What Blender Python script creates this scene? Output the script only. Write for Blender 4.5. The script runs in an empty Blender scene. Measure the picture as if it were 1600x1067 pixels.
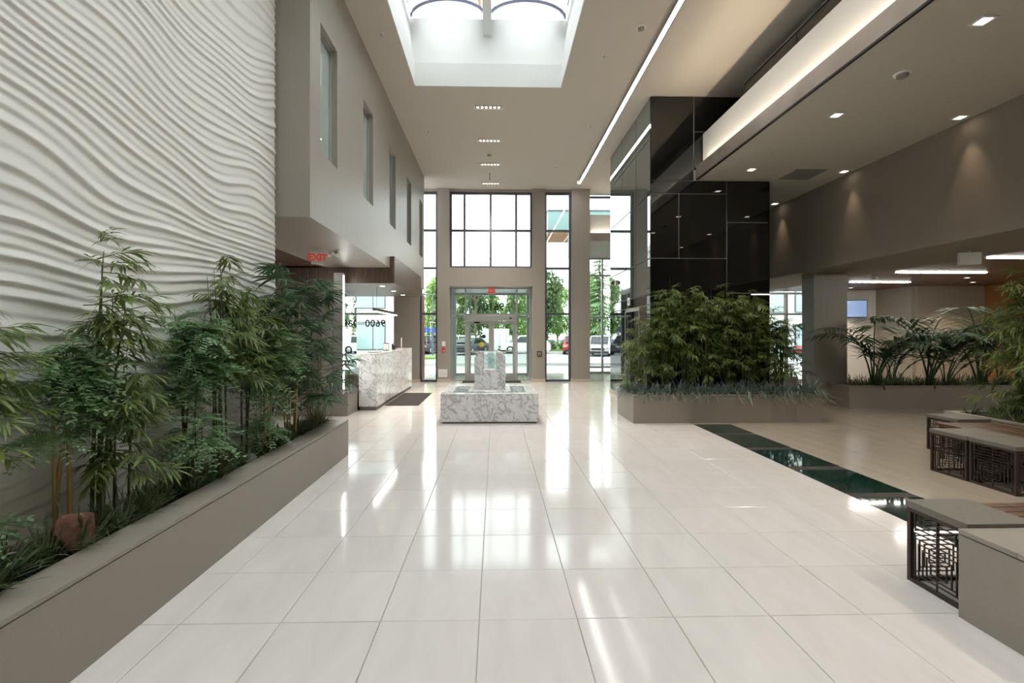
import bpy, bmesh, math, random
import numpy as np
from mathutils import Vector, Matrix
R = random.Random(7)
PI = math.pi
scene = bpy.context.scene
COL = scene.collection

# ------------------------------------------------------------------ camera
cam_d = bpy.data.cameras.new('camera'); cam = bpy.data.objects.new('camera', cam_d); COL.objects.link(cam)
cam_d.sensor_width = 36.0; cam_d.lens = 730.0/1600.0*36.0
cam_d.shift_x = 8.4/1600; cam_d.shift_y = -11.5/1600
cam_d.clip_start = 0.05; cam_d.clip_end = 500
cam.location = (0, 0, 1.6); cam.rotation_euler = (PI/2, 0, -math.radians(1.38))
scene.camera = cam
# ------------------------------------------------------------------ world: flat overcast sky
SKY = 3.15
w = bpy.data.worlds.new('overcast_sky'); scene.world = w; w.use_nodes = True
nt = w.node_tree; nt.nodes.clear()
bg = nt.nodes.new('ShaderNodeBackground'); wo = nt.nodes.new('ShaderNodeOutputWorld')
bg.inputs[0].default_value = (0.92, 0.96, 1.0, 1); bg.inputs[1].default_value = SKY
nt.links.new(bg.outputs[0], wo.inputs[0])
# ------------------------------------------------------------------ exposure
vs = scene.view_settings
vs.view_transform = 'Standard'; vs.look = 'None'; vs.gamma = 1.0; vs.use_curve_mapping = False
vs.exposure = 0.82
LAMP = 1.4          # one dial for the strength of the lobby's own lamps

# ------------------------------------------------------------------ helpers
def lin(hx):
    hx = hx.lstrip('#'); o = []
    for i in (0, 2, 4):
        c = int(hx[i:i+2], 16)/255
        o.append(c/12.92 if c <= .04045 else ((c+.055)/1.055)**2.4)
    return (o[0], o[1], o[2], 1)
MATS = {}
def mat(name, color, rough=.5, metal=0., ior=1.5, noise=None, emit=None, estr=0., bump=None, vary=0., trans=0.):
    m = bpy.data.materials.new(name); m.use_nodes = True; MATS[name] = m
    t = m.node_tree; b = t.nodes['Principled BSDF']
    c = lin(color) if isinstance(color, str) else color
    b.inputs['Base Color'].default_value = c
    b.inputs['Roughness'].default_value = rough; b.inputs['Metallic'].default_value = metal
    b.inputs['IOR'].default_value = ior
    src = None
    if noise:                                   # (scale, second colour, amount)
        sc, c2, am = noise
        tc = t.nodes.new('ShaderNodeTexCoord'); nz = t.nodes.new('ShaderNodeTexNoise')
        nz.inputs['Scale'].default_value = sc; nz.inputs['Detail'].default_value = 5
        t.links.new(tc.outputs['Object'], nz.inputs['Vector'])
        mx = t.nodes.new('ShaderNodeMixRGB'); mx.inputs[1].default_value = c
        mx.inputs[2].default_value = lin(c2) if isinstance(c2, str) else c2
        rp = t.nodes.new('ShaderNodeMapRange'); rp.inputs[1].default_value = .35; rp.inputs[2].default_value = .65
        rp.inputs[4].default_value = am
        t.links.new(nz.outputs[0], rp.inputs[0]); t.links.new(rp.outputs[0], mx.inputs[0]); src = mx.outputs[0]
    if vary:                                    # each object a little lighter or darker
        oi = t.nodes.new('ShaderNodeObjectInfo'); hs = t.nodes.new('ShaderNodeHueSaturation')
        mr = t.nodes.new('ShaderNodeMapRange'); mr.inputs[3].default_value = 1-vary; mr.inputs[4].default_value = 1+vary
        t.links.new(oi.outputs['Random'], mr.inputs[0]); t.links.new(mr.outputs[0], hs.inputs['Value'])
        if src: t.links.new(src, hs.inputs['Color'])
        else: hs.inputs['Color'].default_value = c
        src = hs.outputs[0]
    if src: t.links.new(src, b.inputs['Base Color'])
    if bump:
        tc = t.nodes.new('ShaderNodeTexCoord'); nz = t.nodes.new('ShaderNodeTexNoise')
        nz.inputs['Scale'].default_value = bump[0]; nz.inputs['Detail'].default_value = 4
        bp = t.nodes.new('ShaderNodeBump'); bp.inputs['Strength'].default_value = bump[1]; bp.inputs['Distance'].default_value = .01
        t.links.new(tc.outputs['Object'], nz.inputs['Vector']); t.links.new(nz.outputs[0], bp.inputs['Height'])
        t.links.new(bp.outputs[0], b.inputs['Normal'])
    if emit:
        b.inputs['Emission Color'].default_value = lin(emit) if isinstance(emit, str) else emit
        b.inputs['Emission Strength'].default_value = estr
    if trans: b.inputs['Transmission Weight'].default_value = trans
    return m
def glass_mat(name, tint, ior=1.5, refl=1.0):
    m = bpy.data.materials.new(name); m.use_nodes = True; MATS[name] = m
    t = m.node_tree; t.nodes.clear()
    o = t.nodes.new('ShaderNodeOutputMaterial'); mx = t.nodes.new('ShaderNodeMixShader')
    tr = t.nodes.new('ShaderNodeBsdfTransparent'); gl = t.nodes.new('ShaderNodeBsdfGlossy'); fr = t.nodes.new('ShaderNodeFresnel')
    tr.inputs[0].default_value = lin(tint); gl.inputs['Roughness'].default_value = .0; fr.inputs[0].default_value = ior
    gl.inputs[0].default_value = (refl, refl, refl, 1)
    t.links.new(fr.outputs[0], mx.inputs[0]); t.links.new(tr.outputs[0], mx.inputs[1]); t.links.new(gl.outputs[0], mx.inputs[2])
    t.links.new(mx.outputs[0], o.inputs[0]); return m
def tag(o, label=None, cat=None, group=None, kind=None):
    if label: o['label'] = label
    if cat: o['category'] = cat
    if group: o['group'] = group
    if kind: o['kind'] = kind
    return o
def link(name, me, m=None, parent=None, loc=(0, 0, 0), rot=(0, 0, 0), scale=(1, 1, 1)):
    o = bpy.data.objects.new(name, me); COL.objects.link(o)
    if m is not None and me is not None:
        mm = MATS[m] if isinstance(m, str) else m
        if len(me.materials) == 0: me.materials.append(mm)
    if parent: o.parent = parent
    o.location = loc; o.rotation_euler = rot; o.scale = scale
    return o
def thing(name, loc, label, cat, group=None, kind=None, rz=0):
    o = link(name, None, None, None, loc, (0, 0, rz))
    return tag(o, label, cat, group, kind)
class MB:
    def __init__(s): s.v = []; s.f = []; s.sm = []
    def add(s, vs, fs, smooth=False):
        n = len(s.v); s.v += [tuple(v) for v in vs]
        for f in fs: s.f.append(tuple(i+n for i in f)); s.sm.append(smooth)
        return s
    def box(s, x0, x1, y0, y1, z0, z1, b=0.):
        if b <= 0:
            v = [(x, y, z) for z in (z0, z1) for y in (y0, y1) for x in (x0, x1)]
            return s.add(v, [(0, 2, 3, 1), (4, 5, 7, 6), (0, 1, 5, 4), (2, 6, 7, 3), (0, 4, 6, 2), (1, 3, 7, 5)])
        bm = bmesh.new(); bmesh.ops.create_cube(bm, size=1)
        for q in bm.verts: q.co = Vector(((x0+x1)/2+q.co.x*(x1-x0), (y0+y1)/2+q.co.y*(y1-y0), (z0+z1)/2+q.co.z*(z1-z0)))
        bmesh.ops.bevel(bm, geom=bm.edges[:], offset=b, segments=2, affect='EDGES', profile=.5)
        bm.verts.index_update(); s.add([q.co[:] for q in bm.verts], [[q.index for q in f.verts] for f in bm.faces]); bm.free(); return s
    def tube(s, pts, r, n=8, cap=True):
        pts = [Vector(p) for p in pts]; rs = r if isinstance(r, (list, tuple)) else [r]*len(pts)
        vs = []; fs = []
        for i, p in enumerate(pts):
            d = (pts[min(i+1, len(pts)-1)]-pts[max(i-1, 0)]).normalized()
            a = Vector((0, 0, 1)) if abs(d.z) < .9 else Vector((1, 0, 0))
            u = d.cross(a).normalized(); w_ = d.cross(u)
            for k in range(n):
                an = 2*PI*k/n; vs.append(p+(u*math.cos(an)+w_*math.sin(an))*rs[i])
        for i in range(len(pts)-1):
            for k in range(n):
                fs.append((i*n+k, i*n+(k+1) % n, (i+1)*n+(k+1) % n, (i+1)*n+k))
        s.add(vs, fs, True)
        if cap: s.add(vs[:n], [tuple(range(n))]); s.add(vs[-n:], [tuple(reversed(range(n)))])
        return s
    def lathe(s, prof, cx=0, cy=0, n=20, axis='z', sm=True):
        vs = []; fs = []
        for (r, z) in prof:
            for k in range(n):
                a = 2*PI*k/n; x, y = r*math.cos(a), r*math.sin(a)
                vs.append((cx+x, cy+y, z) if axis == 'z' else ((cx+x, z, cy+y) if axis == 'y' else (z, cx+x, cy+y)))
        for i in range(len(prof)-1):
            for k in range(n): fs.append((i*n+k, i*n+(k+1) % n, (i+1)*n+(k+1) % n, (i+1)*n+k))
        return s.add(vs, fs, sm)
    def prism(s, poly, a0, a1, axis='x'):
        n = len(poly)
        def P(a, p): return (a, p[0], p[1]) if axis == 'x' else ((p[0], a, p[1]) if axis == 'y' else (p[0], p[1], a))
        vs = [P(a0, p) for p in poly]+[P(a1, p) for p in poly]
        fs = [tuple(range(n)), tuple(reversed(range(n, 2*n)))]+[(i, i+n, (i+1) % n+n, (i+1) % n) for i in range(n)]
        return s.add(vs, fs)
    def mesh(s, name, fix=True):
        me = bpy.data.meshes.new(name); me.from_pydata(s.v, [], s.f)
        me.polygons.foreach_set('use_smooth', s.sm)
        if fix:
            bm = bmesh.new(); bm.from_mesh(me); bmesh.ops.recalc_face_normals(bm, faces=bm.faces[:]); bm.to_mesh(me); bm.free()
        me.update(); return me
    def build(s, name, m, parent=None, loc=(0, 0, 0), rot=(0, 0, 0), fix=True):
        return link(name, s.mesh(name, fix), m, parent, loc, rot)
def box(name, m, x0, x1, y0, y1, z0, z1, parent=None, b=0.): return MB().box(x0, x1, y0, y1, z0, z1, b).build(name, m, parent)
def struct(o, label): o['kind'] = 'structure'; o['label'] = label; return o
def text(name, body, size, m, parent=None, loc=(0, 0, 0), rot=(0, 0, 0), depth=.004, space=1.0, bold=0.):
    cu = bpy.data.curves.new(name, 'FONT'); cu.body = body; cu.size = size; cu.extrude = depth; cu.align_x = 'CENTER'; cu.align_y = 'CENTER'
    cu.space_character = space; cu.offset = bold; cu.resolution_u = 6
    t = bpy.data.objects.new(name, cu); COL.objects.link(t)
    dg = bpy.context.evaluated_depsgraph_get(); me = bpy.data.meshes.new_from_object(t.evaluated_get(dg))
    bpy.data.objects.remove(t); me.materials.clear()
    return link(name, me, m, parent, loc, rot)
def lamp(name, kind, loc, energy, color, parent=None, rot=(0, 0, 0), size=.1, spot=None, blend=.6):
    L = bpy.data.lights.new(name, kind); L.energy = energy*LAMP; L.color = color
    if kind == 'SPOT': L.spot_size = spot; L.spot_blend = blend; L.shadow_soft_size = size
    elif kind == 'POINT': L.shadow_soft_size = size
    o = bpy.data.objects.new(name, L); COL.objects.link(o); o.location = loc; o.rotation_euler = rot
    if parent: o.parent = parent
    return o

# ------------------------------------------------------------------ materials
mat('ceiling_paint', '#c5beb3', .85)
mat('white_paint', '#e0e0de', .7)
mat('low_ceiling_paint', '#c2bcaf', .85)
mat('taupe', '#a29b91', .42, noise=(90, '#999287', .5))
mat('dark_taupe', '#91867b', .8, noise=(120, '#897e73', .5))
mat('plaster_wave', '#eceae6', .75)
mat('planter_stone', '#9d9489', .4, noise=(160, '#938a7f', .7))
mat('grout', '#a39d94', .7)
mat('skirting', '#c9bda8', .4)
mat('aluminium', '#b9bab8', .35, .6)
mat('dark_aluminium', '#5e606a', .4, .5)
mat('white_metal', '#e4e4e2', .4)
mat('bronze_fascia', '#a3978e', .3, .35, noise=(2.5, '#8d827a', .6))
mat('black_glass', '#0a0b0c', .02, 0, 1.7)
mat('tower_side_glass', '#4c5552', .01, 0, 3.6)
mat('joint', '#d6d3ca', .5)
mat('green_glass_floor', '#0a2620', .04, 0, 1.55, noise=(3, '#123630', .6))
mat('grille', '#5c5850', .5, .3)
mat('mirror', '#dfe3e2', .01, 1.0)
mat('black_plastic', '#161617', .4)
mat('dark_mat', '#37322f', .95, noise=(400, '#2c2826', .8))
mat('bench_concrete', '#787368', .55, noise=(60, '#6c685e', .7))
mat('bench_steel', '#4a3f38', .45, .5)
mat('red', '#d23a30', .5)
mat('red_lit', '#e0685e', .5, emit='#e8392c', estr=.15)
mat('paper_white', '#efeeea', .6)
mat('gravel', '#23242a', .6, vary=.2)
mat('soil', '#1d1b1b', .95)
mat('cane_green', '#56602f', .5, vary=.25)
mat('cane_dark', '#4b4334', .6, vary=.2)
mat('cane_tan', '#a98f5c', .5, vary=.15)
mat('leaf_bamboo', '#84914f', .45, vary=.25, noise=(9, '#5d733c', .7))
mat('leaf_ficus', '#9cb98e', .45, vary=.2, noise=(9, '#7ba06f', .7))
mat('leaf_palm', '#5a7350', .42, vary=.25, noise=(7, '#43604a', .7))
mat('leaf_grass', '#738058', .5, vary=.25, noise=(12, '#4c5c3c', .8))
mat('leaf_mondo', '#84928a', .5, vary=.25, noise=(14, '#5b6a60', .8))
mat('rock_red', '#8d6250', .9, noise=(11, '#5f4034', .95), bump=(30, 1.0))
mat('rock_grey', '#77787a', .8, noise=(30, '#5f6062', .7), bump=(30, .3))
mat('asphalt', '#8e8f8f', .9, noise=(2, '#7f8080', .5))
mat('curb', '#b5b3ad', .9)
mat('lawn', '#6f8a45', .95, noise=(1.5, '#5c7838', .8))
mat('tree_leaf', '#a9c080', .6, vary=.2, noise=(.6, '#8fac68', .8))
mat('tree_leaf_dark', '#86a070', .6, vary=.2, noise=(.7, '#6a8560', .8))
mat('bark', '#6b5d50', .9)
mat('brick_red', '#a5664c', .85, noise=(20, '#8a4f3b', .7))
mat('building_white', '#d9dad8', .7)
mat('building_brick', '#b98e74', .85)
mat('building_glass', '#93a6ab', .08, 0, 1.6)
mat('car_white', '#dfe1e2', .2); mat('car_dark', '#2d3138', .2); mat('car_silver', '#a9adb2', .25, .4); mat('car_red', '#9a2f2b', .2); mat('car_blue', '#3a4f78', .2)
mat('car_glass', '#1c2226', .05); mat('tyre', '#1c1c1c', .9); mat('hub', '#b5b7b9', .3, .7); mat('tail_lamp', '#8e1712', .3)
mat('led', '#ffffff', .5, emit=(1, .985, .95, 1), estr=14)
mat('led_warm', '#ffffff', .5, emit=(1, .85, .66, 1), estr=32)
mat('led_far', '#ffffff', .5, emit=(1, .85, .66, 1), estr=14)
mat('led_soft', '#ffffff', .5, emit=(1, .97, .92, 1), estr=13)
mat('led_strip', '#ffffff', .5, emit=(1, .95, .87, 1), estr=26)
mat('bulb_warm', '#ffffff', .5, emit=(1, .86, .66, 1), estr=5)
mat('screen', '#6d83a8', .2, emit='#7f98c4', estr=.5)
mat('vent_grey', '#8f8c84', .7)
mat('wood_ceiling', '#5b4334', .5); mat('pane_milky', '#aeb8b2', .02, 0, 2.2)
mat('wood_orange', '#94693f', .5)
mat('skylight_frame', '#9a9cc0', .4)
mat('teal_panel', '#7d9a9a', .35)
mat('yellow', '#d8c23a', .5); mat('blue_sign', '#2c56a5', .5)
def leafy(name, k=.35):                        # light also passes through a leaf
    t = MATS[name].node_tree; b = t.nodes['Principled BSDF']; o = [n for n in t.nodes if n.type == 'OUTPUT_MATERIAL'][0]
    tl_ = t.nodes.new('ShaderNodeBsdfTranslucent'); mx = t.nodes.new('ShaderNodeMixShader'); mx.inputs[0].default_value = k
    if b.inputs['Base Color'].is_linked: t.links.new(b.inputs['Base Color'].links[0].from_socket, tl_.inputs[0])
    t.links.new(b.outputs[0], mx.inputs[1]); t.links.new(tl_.outputs[0], mx.inputs[2]); t.links.new(mx.outputs[0], o.inputs[0])
for q in ('leaf_bamboo', 'leaf_ficus', 'leaf_palm', 'leaf_grass', 'leaf_mondo', 'tree_leaf', 'tree_leaf_dark'): leafy(q)
glass_mat('glass', '#f1f6f3', 1.4)
glass_mat('glass_green', '#5f7d68', 1.5)
glass_mat('glass_water', '#eef6f4', 1.3)
def wood_nodes(name, c1, c2, axis, scale, rough=.4):
    m = bpy.data.materials.new(name); m.use_nodes = True; MATS[name] = m
    t = m.node_tree; b = t.nodes['Principled BSDF']; b.inputs['Roughness'].default_value = rough
    tc = t.nodes.new('ShaderNodeTexCoord'); mp = t.nodes.new('ShaderNodeMapping')
    s = [scale]*3; s[axis] = scale*.06; mp.inputs['Scale'].default_value = s
    nz = t.nodes.new('ShaderNodeTexNoise'); nz.inputs['Scale'].default_value = 1; nz.inputs['Detail'].default_value = 6
    cr = t.nodes.new('ShaderNodeValToRGB'); cr.color_ramp.elements[0].position = .35; cr.color_ramp.elements[1].position = .68
    cr.color_ramp.elements[0].color = lin(c1); cr.color_ramp.elements[1].color = lin(c2)
    t.links.new(tc.outputs['Object'], mp.inputs[0]); t.links.new(mp.outputs[0], nz.inputs['Vector']); t.links.new(nz.outputs[0], cr.inputs[0])
    t.links.new(cr.outputs[0], b.inputs['Base Color']); return m
wood_nodes('wood_dark_v', '#3d2f28', '#6a5446', 2, 30)
wood_nodes('wood_dark_h', '#46352a', '#6d5443', 1, 22)
wood_nodes('wood_seat', '#4a3222', '#6b4a32', 1, 24)
def marble(name):
    m = bpy.data.materials.new(name); m.use_nodes = True; MATS[name] = m
    t = m.node_tree; b = t.nodes['Principled BSDF']; b.inputs['Roughness'].default_value = .12
    tc = t.nodes.new('ShaderNodeTexCoord')
    mp = t.nodes.new('ShaderNodeMapping'); mp.inputs['Rotation'].default_value = (.5, .7, .4)
    t.links.new(tc.outputs['Object'], mp.inputs[0])
    def vein(sc, w0, w1, warp, seed):
        n1 = t.nodes.new('ShaderNodeTexNoise'); n1.inputs['Scale'].default_value = sc*.9; n1.inputs['Detail'].default_value = 6; n1.inputs['Roughness'].default_value = .62
        mp2 = t.nodes.new('ShaderNodeMapping'); mp2.inputs['Location'].default_value = (seed, seed*.7, -seed)
        mp2.inputs['Scale'].default_value = (1.7, .6, 1.2)
        t.links.new(mp.outputs[0], mp2.inputs[0]); t.links.new(mp2.outputs[0], n1.inputs['Vector']); n1.inputs['Distortion'].default_value = warp
        s = t.nodes.new('ShaderNodeMath'); s.operation = 'SUBTRACT'; s.inputs[1].default_value = .5; t.links.new(n1.outputs[0], s.inputs[0])
        a = t.nodes.new('ShaderNodeMath'); a.operation = 'ABSOLUTE'; t.links.new(s.outputs[0], a.inputs[0])
        r = t.nodes.new('ShaderNodeMapRange'); r.inputs[1].default_value = w0; r.inputs[2].default_value = w1; r.inputs[3].default_value = 1; r.inputs[4].default_value = 0
        t.links.new(a.outputs[0], r.inputs[0]); return r.outputs[0]
    v1 = vein(3.2, .0, .035, .5, 1.3); v2 = vein(9, .0, .025, .4, 4.1)
    nz = t.nodes.new('ShaderNodeTexNoise'); nz.inputs['Scale'].default_value = 2.2; nz.inputs['Detail'].default_value = 4; t.links.new(mp.outputs[0], nz.inputs['Vector'])
    base = t.nodes.new('ShaderNodeMixRGB'); base.inputs[1].default_value = lin('#f5f4f2'); base.inputs[2].default_value = lin('#e9e9ea'); t.links.new(nz.outputs[0], base.inputs[0])
    m1 = t.nodes.new('ShaderNodeMixRGB'); m1.inputs[2].default_value = lin('#83858c'); t.links.new(base.outputs[0], m1.inputs[1])
    k1 = t.nodes.new('ShaderNodeMath'); k1.operation = 'MULTIPLY'; k1.inputs[1].default_value = .65; t.links.new(v1, k1.inputs[0]); t.links.new(k1.outputs[0], m1.inputs[0])
    m2 = t.nodes.new('ShaderNodeMixRGB'); m2.inputs[2].default_value = lin('#94969c'); t.links.new(m1.outputs[0], m2.inputs[1])
    k2 = t.nodes.new('ShaderNodeMath'); k2.operation = 'MULTIPLY'; k2.inputs[1].default_value = .35; t.links.new(v2, k2.inputs[0]); t.links.new(k2.outputs[0], m2.inputs[0])
    t.links.new(m2.outputs[0], b.inputs['Base Color']); return m
marble('marble')
def stone_floor(name, c1, c2, rough, joints=None, jc='#a79f92', vary=0.):
    m = bpy.data.materials.new(name); m.use_nodes = True; MATS[name] = m
    t = m.node_tree; b = t.nodes['Principled BSDF']; b.inputs['Roughness'].default_value = rough; b.inputs['IOR'].default_value = 1.5
    ge = t.nodes.new('ShaderNodeNewGeometry'); mp = t.nodes.new('ShaderNodeMapping')
    mp.inputs['Rotation'].default_value = (0, 0, .5); mp.inputs['Scale'].default_value = (5.5, 1.6, 1)
    t.links.new(ge.outputs['Position'], mp.inputs[0])
    nz = t.nodes.new('ShaderNodeTexNoise'); nz.inputs['Scale'].default_value = 1.0; nz.inputs['Detail'].default_value = 7; nz.inputs['Roughness'].default_value = .6; nz.inputs['Distortion'].default_value = .6
    t.links.new(mp.outputs[0], nz.inputs['Vector'])
    rp = t.nodes.new('ShaderNodeMapRange'); rp.inputs[1].default_value = .3; rp.inputs[2].default_value = .7; t.links.new(nz.outputs[0], rp.inputs[0])
    mx = t.nodes.new('ShaderNodeMixRGB'); mx.inputs[1].default_value = lin(c1); mx.inputs[2].default_value = lin(c2); t.links.new(rp.outputs[0], mx.inputs[0])
    src = mx.outputs[0]
    if joints:
        br = t.nodes.new('ShaderNodeTexBrick'); br.offset = 0; br.inputs['Scale'].default_value = 1
        br.inputs['Brick Width'].default_value = joints; br.inputs['Row Height'].default_value = joints; br.inputs['Mortar Size'].default_value = .003; br.inputs['Mortar Smooth'].default_value = 0
        mp2 = t.nodes.new('ShaderNodeMapping'); mp2.inputs['Location'].default_value = (.09, -2.62, 0)
        t.links.new(ge.outputs['Position'], mp2.inputs[0]); t.links.new(mp2.outputs[0], br.inputs['Vector'])
        m3 = t.nodes.new('ShaderNodeMixRGB'); m3.inputs[2].default_value = lin(jc); t.links.new(src, m3.inputs[1]); t.links.new(br.outputs['Fac'], m3.inputs[0]); src = m3.outputs[0]
    if vary:
        oi = t.nodes.new('ShaderNodeObjectInfo'); hs = t.nodes.new('ShaderNodeHueSaturation'); mr = t.nodes.new('ShaderNodeMapRange')
        mr.inputs[3].default_value = 1-vary; mr.inputs[4].default_value = 1+vary
        t.links.new(oi.outputs['Random'], mr.inputs[0]); t.links.new(mr.outputs[0], hs.inputs['Value']); t.links.new(src, hs.inputs['Color']); src = hs.outputs[0]
    t.links.new(src, b.inputs['Base Color']); return m
stone_floor('floor_tile_stone', '#e4ddd9', '#dbd4cf', .10, vary=.025)
stone_floor('floor_side', '#e0d9d4', '#d6cfc9', .09, joints=.55)
stone_floor('floor_beige', '#b3a797', '#a79b8b', .16, joints=1.1, jc='#b3a48d')

# ================================================================== STRUCTURE
ZC, ZL, ZS, YF = 6.46, 4.74, 2.99, 15.58
# ---- floor and its tiles
fl = struct(box('floor', 'grout', -6.2, 18, -5, 19.2, -.12, -.006), 'pale polished stone floor of the lobby')
T = .5503; TX0, TY0 = -.09, 2.62
def tile_mesh(w_, d_): 
    g = .0022; c = .0025; b = MB()
    x0, x1, y0, y1 = g, w_-g, g, d_-g
    b.add([(x0, y0, -.006), (x1, y0, -.006), (x1, y1, -.006), (x0, y1, -.006), (x0, y0, -c), (x1, y0, -c), (x1, y1, -c), (x0, y1, -c),
           (x0+c, y0+c, 0), (x1-c, y0+c, 0), (x1-c, y1-c, 0), (x0+c, y1-c, 0)],
          [(0, 1, 5, 4), (1, 2, 6, 5), (2, 3, 7, 6), (3, 0, 4, 7), (4, 5, 9, 8), (5, 6, 10, 9), (6, 7, 11, 10), (7, 4, 8, 11), (8, 9, 10, 11)])
    return b.mesh('floor_tile')
XE = 3.515                                   # edge of the glass strip
tm_full = tile_mesh(T, T); tm_cut = tile_mesh(XE-(TX0+6*T), T)
for r in range(-2, 23):
    for c in range(-4, 7):
        o = link('floor_tile', tm_full if c < 6 else tm_cut, 'floor_tile_stone', fl, (TX0+c*T, TY0+r*T, 0))
        o.rotation_euler = (R.uniform(-1, 1)*.0004, R.uniform(-1, 1)*.0004, 0)
ye = TY0+23*T; xl = TX0-4*T; ys = TY0-2*T
for (x0, x1, y0, y1) in ((-6.2, xl, -5, 19.2), (xl, XE, ye, 19.2), (xl, XE, -5, ys)):
    box('floor_slab', 'floor_side', x0, x1, y0, y1, -.006, 0, fl)
GX0, GX1, GY0, GY1 = XE, 4.175, 2.85, 8.2
for (x0, x1, y0, y1) in ((GX1, 18, -5, 19.2), (GX0, GX1, -5, GY0), (GX0, GX1, GY1, 19.2)):
    box('floor_slab', 'floor_beige', x0, x1, y0, y1, -.006, 0, fl)
# ---- glass strip let into the floor: panels and slatted grilles between them
st = thing('floor_glass_strip', (0, 0, 0), 'strip of dark green glass panels and grilles let into the floor', 'floor panel')
st['kind'] = 'structure'
edges = [8.2]; y = 8.2; gy = [7.40, 6.44, 5.49, 4.55, 3.60]
prev = GY1
for g in gy:
    box('glass_panel', 'green_glass_floor', GX0+.004, GX1-.004, g+.07, prev-.004, -.006, .001, st, )
    gr = box('grille', 'grille', GX0+.004, GX1-.004, g-.066, g+.066, -.006, -.003, st)
    for k in range(5):
        yy = g-.056+k*.026
        box('grille_bar', 'grille', GX0+.01, GX1-.01, yy, yy+.016, -.003, .001, gr)
    prev = g-.07
box('glass_panel', 'green_glass_floor', GX0+.004, GX1-.004, GY0+.004, prev, -.006, .001, st)

# ---- ceiling with the skylight opening and the slot of the linear light
SX0, SX1, SY0, SY1 = -1.58, 1.30, -2.6, 9.19  # unseen near end reaches behind the camera, stretched for more daylight
b = MB()
b.box(-2.7, SX0, -5, 16.0, ZC, ZC+.3); b.box(SX1, 2.58, -5, 16.0, ZC, ZC+.3)
b.box(SX0, SX1, -5, SY0, ZC, ZC+.3); b.box(SX0, SX1, SY1, 16.0, ZC, ZC+.3)
b.box(2.58, 2.77, -5, 15.06, ZC+.09, ZC+.3); b.box(2.58, 2.77, 15.06, 16.0, ZC, ZC+.3); b.box(2.77, 10, -5, 16.3, ZC, ZC+.3)
struct(b.build('ceiling', 'ceiling_paint'), 'high warm white ceiling over the atrium')
# ---- skylight shaft: straight lower part, flared upper part, two barrel vaults on a beam
sh = thing('window_1', (0, 0, ZC), 'white skylight shaft with two barrel vaulted rooflights', 'skylight'); sh['kind'] = 'structure'
z1, z2 = .48-.02, 1.42; fl_ = .13
b = MB(); q = .06
def ring(z, g): return [(SX0-g, SY0-g, z), (SX1+g, SY0-g, z), (SX1+g, SY1+g, z), (SX0-g, SY1+g, z)]
v = ring(.302, 0)+ring(z1, 0)+ring(z1, .03)+ring(z2, fl_)+ring(z2, fl_+.1)+ring(.302, .1)
fs = []
for k in range(5):
    for i in range(4): fs.append((k*4+i, k*4+(i+1) % 4, (k+1)*4+(i+1) % 4, (k+1)*4+i))
b.add(v, fs); b.build('shaft', 'white_paint', sh)
box('lower_shaft', 'white_paint', SX0+.001, SX0+.012, SY0+.001, SY1-.001, -.001, .31, sh); box('lower_shaft', 'white_paint', SX1-.012, SX1-.001, SY0+.001, SY1-.001, -.001, .31, sh)
box('lower_shaft', 'white_paint', SX0+.012, SX1-.012, SY1-.012, SY1-.001, -.001, .31, sh); box('lower_shaft', 'white_paint', SX0+.012, SX1-.012, SY0+.001, SY0+.012, -.001, .31, sh)
box('beam', 'white_paint', -.235, -.075, SY0-.1, SY1+.1, 1.05, 1.48, sh)
def arc(cx, hw, rise, z0, n=18): return [(cx-hw*math.cos(PI*i/n), z0+rise*math.sin(PI*i/n)) for i in range(n+1)]
for (xa, xb) in ((SX0-fl_, -.155), (-.155, SX1+fl_)):
    cx, hw = (xa+xb)/2, (xb-xa)/2-.03
    pts = arc(cx, hw, .36, z2+.02)
    nb = 12
    for k in range(nb+1):
        yy = SY0-fl_+(SY1+2*fl_-SY0)*k/nb
        MB().tube([(p[0], yy, p[1]) for p in pts], .03 if k in (0, nb) else .022, 6).build('arch_rib', 'skylight_frame', sh)
        if k < nb:
            yn = SY0-fl_+(SY1+2*fl_-SY0)*(k+1)/nb
            g = MB(); g.add([(p[0], yy, p[1]) for p in pts]+[(p[0], yn, p[1]) for p in pts], [(i, i+1, i+20, i+19) for i in range(18)], True)
            g.build('pane', 'glass', sh, fix=False)
    g = MB(); g.add([(p[0], SY1+fl_, p[1]) for p in pts], [tuple(range(19))]); g.build('end_pane', 'glass', sh, fix=False)
    g = MB(); g.add([(p[0], SY0-fl_, p[1]) for p in pts], [tuple(range(19))]); g.build('end_pane', 'glass', sh, fix=False)

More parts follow.
